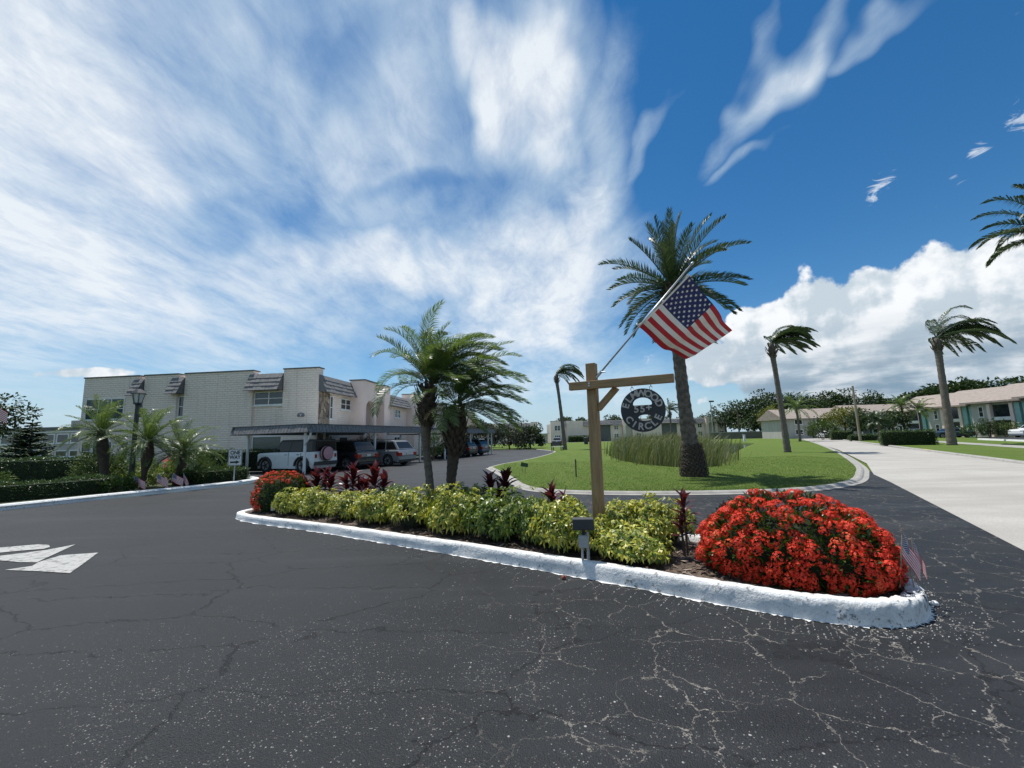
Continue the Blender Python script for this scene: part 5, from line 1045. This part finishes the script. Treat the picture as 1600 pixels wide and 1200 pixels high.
# queen palms bent by the wind
GQ = 'windblown palms along the road and pond'
def queen(label, base, h, lean, L, seed, tr=.2, wind=(1.5, .1, -.25), n=30, nl=46, el1=88, blow=1.0, droop=1.0):
    c = Vector((lean, 0, h)); k = dict(nl=nl, ll=.75, lw=.06, hang=.45, rach=.03, bare=.1, tipw=.75)
    fr = crown(c, n, L, 5, el1, droop, wind, seed, blow, **k)
    b_ = boots((lean*.95, 0, h-1.25), lambda k_: tr*.9+.12*math.sin(k_*3.1), .8, 26, seed, .4, .08, .55)
    return palm('queen_palm', label, base, ([(0, 0, 0), (lean*.25, 0, h*.3), (lean*.7, 0, h*.7), (lean*.95, 0, h*.87), (lean, 0, h*.93), (lean, 0, h)], [tr*1.25, tr, tr*.85, tr*.95, tr*1.3, tr*.6], 12), 'trunk_grey', fr, 'frond_dark', GQ, [('leaf_bases', b_, 'bark')])
queen('windblown palm at the edge of the lawn left of the concrete road', (20.3, 31.3, .05), 8.3, -.35, 3.2, 51)
queen('windblown palm on the verge right of the road beside the clipped hedge', (37.0, 35.6, .08), 9.2, .1, 5.2, 52, .27, (1.1, .1, -.5), 36, 52, 88, 1.15, 1.1)
queen('small looking windblown palm left of the sign post in the distance', (6.3, 51.6, .05), 9.4, -.7, 3.6, 53, .22, (1.2, .1, -.7), 20, 34, 88, 1.1, 1.2)
queen('palm crown blown in from the right edge high above the road', (29.2, 20.6, .08), 11.2, -.6, 3.6, 54, .25, (.0, .2, -.3), 24, 50, 85, -.15, 1.1)
queen('tiny distant palm seen between the round sign and the date palm', (27.2, 72, .05), 5.6, -.1, 2.2, 55, .16, (.6, .1, -.2), 16, 22, 80, .4)
def smallq(label, base, h, L, seed, m='frond', w=(.45, .1, 0)):
    k = dict(nl=26, ll=.6, lw=.07, hang=.35, rach=.03, bare=.1)
    return palm('garden_palm', label, base, ([(0, 0, 0), (.05, 0, h*.5), (0, 0, h)], [.2, .15, .13], 8), 'trunk_grey', crown((0, 0, h), 18, L, -20, 75, 1.3, w, seed, **k), m, 'palms in front of the right buildings')
smallq('left one of two garden palms in front of the right hand building', (62.0, 66.5, .05), 5.0, 2.6, 61); smallq('right one of two garden palms in front of the right hand building', (63.2, 65.0, .05), 4.3, 2.6, 62)
smallq('short garden palm right of the leaning utility pole', (46.3, 53.2, .08), 2.6, 1.9, 63, 'frond_dark'); smallq('tall garden palm behind the windblown palm beside the road', (42.2, 62, .05), 4.9, 3.4, 64)
# reeds in the pond
r = random.Random(9); g = MB(); cnt = 0
REEDS = [(7.0, 21.5), (8.6, 19.9), (10.4, 21.4), (13, 26.4), (14.8, 30.5), (17, 38), (21, 50), (18, 56), (11.5, 46), (8.2, 35), (6.9, 26)]
while cnt < 9500:
    x, y = r.uniform(6.5, 21), 19.5 + 37*r.random()**1.6
    if not in_poly(x, y, REEDS): continue
    cnt += 1; h = (.8 + 1.25*r.random()**1.2)*(1 + .2*math.sin(x*1.7)*math.sin(y*.9)); x += r.gauss(0, .45); y += r.gauss(0, .5); a = r.uniform(-.9, .9); lx = .5*h*r.uniform(-.15, 1.0); ly = r.uniform(-.2, .2); w = r.uniform(.009, .02)*(1 + (y-20)/40); z = -.35
    ps = [(x, y, z), (x + lx*.15, y + ly*.2, z + h*.45), (x + lx*.5, y + ly*.6, z + h*.8), (x + lx*1.1, y + ly, z + h*(1 if r.random() < .7 else .75))]; c, s = math.cos(a)*w, math.sin(a)*w; vs = []
    for i, p in enumerate(ps): k = (1, 1, .7, .05)[i]; vs += [(p[0]-c*k, p[1]-s*k, p[2]), (p[0]+c*k, p[1]+s*k, p[2])]
    g.add(vs, [(0, 1, 3, 2), (2, 3, 5, 4), (4, 5, 7, 6)])
rd = g.build('reeds', 'reed'); stuff(rd); tag(rd, 'tall dense green and straw coloured reeds standing at the pond edge', 'reeds')
# grass blades on the nearer lawn
g = MB(); cnt = 0; lp = [(p.x, p.y) for p in LAWN_EDGE[16:90]] + [(1, 24), (0, 20)]
while cnt < 42000:
    y = 11.5 + 15*r.random()**1.8; x = r.uniform(-.6, 18)
    if not in_poly(x, y, lawn_poly) or in_poly(x, y, POND): continue
    cnt += 1; h = r.uniform(.02, .045); a = r.uniform(0, 3.14); w = r.uniform(.004, .007); c, s = math.cos(a)*w, math.sin(a)*w
    g.add([(x-c, y-s, .053), (x+c, y+s, .053), (x + r.uniform(-.03, .03), y + r.uniform(-.03, .03), .053+h)], [(0, 1, 2)])
stuff(g.build('grass_blades', 'grass_blade'))
# small things on the lawn
t = thing('yard_sign', 'small dark yard sign tilted on two wire legs in the lawn', 'sign', (.45, 19.0, .055), .25); MB().prism([(-.17, .30), (.17, .24), (.19, .40), (-.13, .48)], lambda a, b, k: (a, .01*k, b)).build('panel', mat('sign_green', (.03, .07, .04), None, 5, .6), t, fix=True)
for x in (-.10, .10): MB().tube([(x*.6-.04, 0, 0), (x, 0, .30)], .008, 5).build('leg', 'dark_trim', t)
t = thing('wooden_stake', 'thin brown wooden stake standing in the lawn left of the sign post', 'stake', (2.4, 16.5, .05)); MB().box(-.025, .025, -.02, .02, 0, .66).build('stake', 'bark', t); MB().add([(-.025, -.02, .66), (.025, -.02, .66), (.025, .02, .66), (-.025, .02, .66), (0, 0, .70)], [(0, 1, 4), (1, 2, 4), (2, 3, 4), (3, 0, 4)]).build('tip', 'bark', t)
t = thing('park_bench', 'dark bench with white seat beside the distant windblown palm', 'bench', (5.1, 49, .055), .5)
MB().box(-.75, .75, -.2, .25, .42, .47).build('seat', 'white_paint', t); MB().box(-.75, .75, .22, .27, .55, .95).build('backrest', 'dark_trim', t)
for x in (-.65, .65):
    for y in (-.15, .22): MB().box(x-.04, x+.04, y-.04, y+.04, 0, .95 if y > 0 else .44).build('leg', 'dark_trim', t)
for i, (x, y, lab) in enumerate([(5.0, 78, 'leftmost dark bin on the grass before the distant building'), (14.5, 84, 'dark bin nearest the distant pink building corner')]):
    t = thing('waste_bin', lab, 'bin', (x, y, .05), 0, 'dark bins before the distant building'); MB().tube([(0, 0, 0), (0, 0, 1.2)], [.38, .46], 12).build('barrel', 'dark_trim', t); MB().tube([(0, 0, 1.2), (0, 0, 1.3), (0, 0, 1.42)], [.5, .5, .2], 12).build('lid', 'black_metal', t)
car('parked_car', 'dark blue car parked before the distant pink building', 'car', (8.8, 84, 0), R(80), 'paint_blue_car', 4.4, 1.8, 1.6, .98, .95, (1.35, -1.3), .33, [(1.0, .98), (.4, 1.5), (.1, 1.58), (-1.2, 1.6), (-1.5, 1.5), (-2.0, 1.0)], 'suv')
# ------------------------------------------------------------------ distant pink building
def pink(label, loc, rz, n, units):
    b = thing('apartment_building', label, 'building', loc, rz, 'distant pink apartment buildings'); f = frame(0, 0, 1, 0); x = 0; L = sum(u[1] for u in units)
    wall(b, f, .3, L-.3, 0, 5.5, -12, -.35, 'wall_back', 'main_block')
    for kind, w in units:
        if kind == 'p':
            o = wall(b, f, x+.01, x+w-.01, 0, 6.25, -.6, .25, 'stucco_pink', 'pier'); MB().box(x-.05, x+w+.05, -.6, .32, 6.253, 6.34, f).build('coping', 'trim_dark', o, fix=True)
        elif kind == 'w':
            o = wall(b, f, x+.01, x+w-.01, 0, 6.2, -.6, .05, 'stucco_pink', 'wall'); MB().box(x, x+w, -.6, .12, 6.203, 6.29, f).build('coping', 'trim_dark', o, fix=True); window(b, f, x+w*.3, x+w*.3+1.8, 3.4, 5.0, .05, 2, fw=.12, sill=False)
            window(b, f, x+w*.3, x+w*.3+1.8, .4, 2.2, .05, 3, fw=.12, sill=False, rail=False)
        elif kind == 'b':
            wall(b, f, x+.01, x+w-.01, 0, 6.2, -.6, .05, 'stucco_pink', 'wall')
        elif kind == 'm':
            wall(b, f, x+.01, x+w-.01, 0, 4.9, -.6, -.05, 'stucco_pink', 'bay_wall'); mansard(b, f, x+.02, x+w-.02, 6.1, 4.6, .0, .7, 4)
            if w > 2.2: window(b, f, x+w*.3, x+w*.3+1.3, 3.3, 4.5, -.05, 2, fw=.1, sill=False); window(b, f, x+w*.3, x+w*.3+1.3, 1.0, 2.2, -.05, 2, fw=.1, sill=False)
        elif kind == 'd':
            wall(b, f, x+.01, x+w-.01, 0, 5.6, -.6, -.3, 'trim_dark', 'balcony_screen'); mansard(b, f, x+.02, x+w-.02, 6.1, 4.9, .0, .7, 3)
        elif kind == 'a': arch_tower(b, f, x+.05, x+w-.05, 1.0, 6.35, 0, 2.0, 3.9, 'stucco_pink', 'stucco_pink')
        x += w
    return b
pink('distant pink apartment building with arched tower beyond the reeds', (10.8, 121, 0), R(2), 0, [('w', 3.6), ('m', 1.0), ('p', 1.2), ('b', 3.8), ('m', 2.2), ('p', 2.1), ('d', 3.6), ('m', 3.4), ('a', 3.4), ('m', 2.6), ('p', 2.2), ('b', 3.4), ('d', 4.6), ('m', 3.4), ('p', 1.8), ('m', 3), ('a', 3.4), ('m', 3)])
pink('distant beige apartment building partly hidden by the broad shrub trees', (-16, 128, 0), R(-4), 0, [('p', 3), ('m', 4), ('p', 2.4), ('b', 4), ('m', 3), ('p', 2), ('d', 3), ('p', 2)])
t = thing('porch_roof', 'low white edged porch roof between the two distant apartment buildings', 'shelter', (6.4, 112, 0)); MB().box(-2.2, 3.2, 0, 6, 2.5, 2.75).build('roof', 'white_paint', t); MB().box(-1.8, 2.8, .6, 5.6, 0, 2.497).build('wall', 'stucco_grey', t)
hedge('hedge', 'dark clipped hedge against the distant pink building', (15.5, 117.5), (22.5, 117.8), 1.5, 1.6, 1500, 'leaf_hedge', 31, .25)
s_ = sheet('distant_footpath', [(12, 113), (40, 113.5), (40, 114.6), (12, 114.1)], .09, 'white_paint')
GT = 'broad shrub trees at the end of the drive'
tree('shrub_tree', 'broad grey green shrub tree at the end of the drive, left one', (-5.2, 66, 0), 4.0, 3.4, 3.8, 3200, .30, 'leaf_grey', 71, GT, .12); tree('shrub_tree', 'broad grey green shrub tree at the end of the drive, middle one', (-.6, 63, 0), 4.5, 3.6, 4.2, 3600, .30, 'leaf_grey', 72, GT, .12); tree('shrub_tree', 'dark shrub tree at the end of the drive, right one', (2.6, 64, 0), 3.6, 2.2, 3.3, 2000, .28, 'leaf_tree', 73, GT, .12)
# ------------------------------------------------------------------ buildings on the right
B4 = thing('apartment_building', 'grey two storey building with tan pitched roof at the end of the road', 'building', (56.4, 87, 0), R(-3)); F4 = frame(0, 0, 1, 0)
wall(B4, F4, 0, 26, 0, 4.4, -9, 0, 'stucco_grey', 'wall'); MB().prism([(.7, 4.15), (-4.5, 6.35), (-9.7, 4.2), (-9.7, 4.05), (.7, 4.0)], lambda p, z, k: F4(-.6 + 14.2*k, p, z)).build('roof', 'shingle_tan', B4, fix=True); MB().prism([(1.2, 4.45), (-4.5, 6.85), (-9.7, 4.7), (-9.7, 4.5), (1.2, 4.3)], lambda p, z, k: F4(13.65 + 13*k, p, z)).build('roof', 'shingle_tan', B4, fix=True)
for (a, w_) in ((6.4, 2.0), (15.3, 2.4), (21, 2.2)):
    MB().box(a, a+w_, .01, .06, 2.3, 4.0, F4).build('balcony_opening', 'glass', B4, fix=True); MB().box(a, a+w_, .01, .06, .1, 2.0, F4).build('door_opening', 'trim_dark', B4, fix=True); MB().box(a-.2, a+w_+.2, .02, .18, 2.05, 2.28, F4).build('balcony_slab', 'white_paint', B4, fix=True)
    for q in (a-.25, a+w_+.05): MB().box(q, q+.2, .02, .22, 0, 4.1, F4).build('pier', 'white_paint', B4, fix=True)
for a in (2.0, 18.6, 24): window(B4, F4, a, a+1.6, 2.9, 4.0, 0, 1, fw=.1, rail=False); window(B4, F4, a, a+1.6, .8, 1.9, 0, 1, fw=.1, rail=False)
for a in (16.6, 20.2): MB().box(a, a+.9, .02, .1, 0, 4.0, F4).build('panel', 'teal', B4, fix=True)
B5 = thing('apartment_building', 'long grey townhouse row with stepped tan roofs and teal panels on the right', 'building', (71.8, 79, 0), 0); F5 = frame(0, 0, -.0, -1)
for k in range(5):
    s0 = k*7.6; b = .9*k; zt = 5.0 + .22*k
    wall(B5, F5, s0, s0+7.55, 0, zt, -9, b, 'stucco_grey', 'wall')
    MB().prism([(b+1.1, zt-.25), (-5.5, zt+2.5), (-9.5, zt+1.0), (-9.5, zt+.8), (b+1.1, zt-.5)], lambda p, z, j: F5(s0-.5 + 7.9*j, p, z)).build('roof', 'shingle_tan', B5, fix=True)
    MB().prism([(b+1.15, zt-.22), (-5.5, zt+2.56), (-5.5, zt+2.2), (b+1.15, zt-.58)], lambda p, z, j: F5(s0+7.4 + .18*j, p, z)).build('rake_board', 'stone_dark', B5, fix=True)
    for (a, w_) in ((s0+3.0, 2.2),):
        MB().box(a, a+w_, b+.01, b+.06, 2.9, 4.6, F5).build('balcony_opening', 'glass', B5, fix=True); MB().box(a, a+w_, b+.01, b+.06, .2, 2.3, F5).build('door_opening', 'glass', B5, fix=True); MB().box(a-.3, a+w_+.3, b+.02, b+.3, 2.4, 2.85, F5).build('balcony_slab', 'white_paint', B5, fix=True)
        for q in (a-.5, a+w_+.1): MB().box(q, q+.4, b+.02, b+.45, 0, 4.75, F5).build('pier', 'stucco_pink', B5, fix=True)
    for a in (s0+5.85, s0+6.8): MB().box(a, a+.6, b+.02, b+.35, 0, 4.75, F5).build('panel', 'teal', B5, fix=True)
    window(B5, F5, s0+1.0, s0+1.7, 2.9, 4.5, b, 1, fw=.1); window(B5, F5, s0+1.0, s0+1.7, .8, 2.1, b, 1, fw=.1)
def pc(name, label, x, y, rz, paint, suv=True):
    if suv: return car(name, label, 'car', (x, y, .03), rz, paint, 4.9, 1.9, 1.8, 1.12, 1.05, (1.5, -1.45), .37, [(1.2, 1.12), (.5, 1.68), (.2, 1.77), (-2.1, 1.80), (-2.25, 1.7), (-2.38, 1.14)], 'suv', 'cars by the right hand buildings')
    return car(name, label, 'car', (x, y, .03), rz, paint, 4.7, 1.8, 1.45, .95, .9, (1.45, -1.4), .33, [(1.15, .95), (.4, 1.36), (.1, 1.43), (-.9, 1.45), (-1.2, 1.38), (-1.9, .97)], 'suv', 'cars by the right hand buildings')
pc('parked_suv', 'white sport utility car at the right edge of the picture', 67.5, 54.2, R(172), 'paint_white_car'); pc('parked_car', 'dark blue car parked behind the windblown palm trunk on the right', 63.2, 60.8, R(165), 'paint_blue_car', False)
pc('parked_car', 'white car parked at the far end of the concrete road', 62.2, 83.2, R(200), 'paint_white_car', False); pc('parked_car', 'white car behind the clipped hedge on the right', 62.5, 66.0, R(175), 'paint_white_car', False)
for i, (s, o0, o1, lab) in enumerate([(34, 12.2, 17.5, 'long white wheel stop kerb left of the right hand cars'), (27, 12.2, 18, 'white wheel stop kerb at the right edge before the white car')]):
    a, b = rp(s+8, 10.5), rp(s+1.5, 10.5); d = Vector((b[0]-a[0], b[1]-a[1])).normalized(); o = MB().prism([(0, 0), (.3, 0), (.27, .16), (.03, .16)], lambda p, z, k: (a[0]*(1-k)+b[0]*k - d.y*p, a[1]*(1-k)+b[1]*k + d.x*p, z+.08)).build('wheel_stop', 'white_paint', fix=True); tag(o, lab, 'kerb stop', 'white wheel stops on the right')
hedge('hedge', 'clipped box hedge on the verge beside the windblown palm on the right', (34.3, 39.3), (37.2, 37.2), 1.3, 1.25, 5200, 'leaf_hedge', 41, .085, .08); hedge('hedge', 'small clipped hedge at the far right side of the road', (50.2, 66.5), (52.6, 65.2), 1.2, 1.25, 1200, 'leaf_hedge_light', 42, .14, .08); hedge('hedge', 'low clipped hedge left of the leaning utility pole', (46.0, 57.6), (49.5, 55.9), 1.2, .75, 1500, 'leaf_hedge', 43, .12, .08)
GR = 'bushes and small trees before the right hand buildings'
bush('round_bush', 'round dark bush between the blue car and the white building wall', (63.4, 57.8, .05), 1.3, 1.3, 1.9, 1000, 'leaf_hedge', .2, 44, group=GR); bush('round_bush', 'wide green bush in front of the townhouse row by the white car', (67.4, 57.6, .05), 2.2, 1.4, 2.0, 1300, 'leaf_hedge_light', .22, 45, group=GR); bush('round_bush', 'dark conifer like bush beside the teal wall', (65.0, 57.4, .05), .9, .9, 2.4, 900, 'leaf_tree', .2, 46, group=GR)
bush('spiky_bush', 'round spiky green bush at the end of the road', (51.5, 70, .05), 2.2, 2, 3.0, 1600, 'leaf_hedge_light', .35, 47, group=GR)
tree('yellow_tree', 'yellow green tree in front of the grey building at road end', (57.0, 72.0, 0), 5.6, 2.9, 4.2, 2200, .32, 'leaf_tree_yellow', 48, GR); tree('dark_tree', 'dark leafy tree right of the leaning utility pole', (55.5, 65, 0), 4.8, 2.8, 4.0, 2400, .3, 'leaf_tree', 49, GR); tree('dark_tree', 'dark leafy small tree left of the garden palms', (59.5, 66.4, 0), 4.7, 2.3, 3.8, 2000, .3, 'leaf_tree', 50, GR)
t = thing('utility_pole', 'leaning bare wooden utility pole beside the concrete road', 'utility pole', (45.4, 55.1, .05)); MB().tube([(0, 0, 0), (-.1, 0, 7.3)], [.17, .12], 10).build('pole', 'hat_tan', t)
t = thing('light_pole', 'thin pole with dark lamp head left of the dark trees', 'light pole', (53.3, 112, 0)); MB().tube([(0, 0, 0), (0, 0, 10)], [.16, .1], 6).build('pole', 'galv', t); MB().box(-.3, .9, -.2, .2, 9.9, 10.3).build('lamp_head', 'dark_trim', t)
t = thing('light_pole', 'thin brown pole in front of the dark trees right of the date palm', 'light pole', (56.0, 104, 0)); MB().tube([(0, 0, 0), (0, 0, 8.6)], [.2, .13], 6).build('pole', 'bark', t); MB().box(-.5, .5, -.1, .1, 8.2, 8.35).build('crossarm', 'bark', t)
t = thing('marker_post', 'short white marker post at the far pond edge', 'post', (39.8, 72.5, .02)); MB().box(-.14, .14, -.14, .14, 0, 1.1).build('post', 'white_paint', t); MB().box(-.17, .17, -.17, .17, 1.102, 1.2).build('cap', 'white_paint', t)
t = thing('low_wall', 'low dark wall at the far end of the pond', 'wall', (55, 104, 0), R(-8)); MB().box(-6, 7, -.2, .2, 0, 1.6).build('wall', 'stone_dark', t); MB().box(-6.1, 7.1, -.3, .3, 1.602, 1.8).build('coping', 'concrete', t)
# far trees
GF = 'trees standing behind the far buildings'
FT = [(62, 122, 9, 6, 7), (69, 120, 11.5, 6, 8.5), (76, 122, 13.2, 6.5, 10), (83, 124, 12.6, 6, 9.5), (91, 126, 12.0, 6, 8), (98, 128, 13.6, 6.5, 8.5), (106, 128, 13.2, 7, 8), (114, 128, 10.6, 5, 6), (57, 128, 7.2, 5, 6), (65, 110, 6.4, 4.4, 5.6), (72, 108, 6.0, 4.6, 5.4)]
lab = ['low tree at the left end of the far tree line', 'second tree from the left in the far tree line', 'tall dark tree in the far tree line left of the road palm', 'tall dark tree directly behind the road palm', 'open crowned tree above the left end of the grey building roof', 'tallest open crowned tree above the grey building roof', 'open crowned tree above the middle of the grey building roof', 'small tree above the grey roof right of the utility pole', 'low bushy tree behind the reeds right of the date palm', 'dense low tree at the far pond end', 'dense low tree left of the grey building']
for i, (x, y, h, cr, ch) in enumerate(FT): tree('broadleaf_tree', lab[i], (x, y, 0), h, cr, ch, 2600, .62 if y > 115 else .5, 'leaf_tree', 80+i, GF, .3, 22)
tree('yellow_tree', 'yellowish tree among the dark trees beyond the pond', (63.5, 103, 0), 7.6, 3, 4.5, 1600, .4, 'leaf_tree_yellow', 95, GF, .2)
for i, (x, y, h, cr, ch, l_) in enumerate([(118, 112, 12, 9, 11, 'leftmost dense dark tree of the mass above the townhouse roofs'), (129, 112, 13.4, 9, 12, 'middle dense dark tree of the mass above the townhouse roofs'), (141, 112, 14.6, 10, 13, 'rightmost dense dark tree of the mass above the townhouse roofs'), (109, 108, 10.6, 6, 8, 'dark tree with ragged top left of the mass above the roofs')]): tree('broadleaf_tree', l_, (x, y, 0), h, cr, ch, 8000, .95, 'leaf_tree', 100+i, GF, .4, 30)
for i, (x, h, l_) in enumerate([(18, 8.0, 'tree top showing above the left end of the distant pink building'), (24, 7.6, 'second tree top above the distant pink building roof'), (33, 8.2, 'tree top above the distant pink roof behind the sign post'), (40, 7.8, 'tree top above the distant pink roof behind the round sign'), (49, 8.4, 'tree top at the right end of the distant pink building')]): tree('broadleaf_tree', l_, (x, 140, 0), h, 3.6, 4, 1300, .55, 'leaf_tree', 120+i, GF, .25)
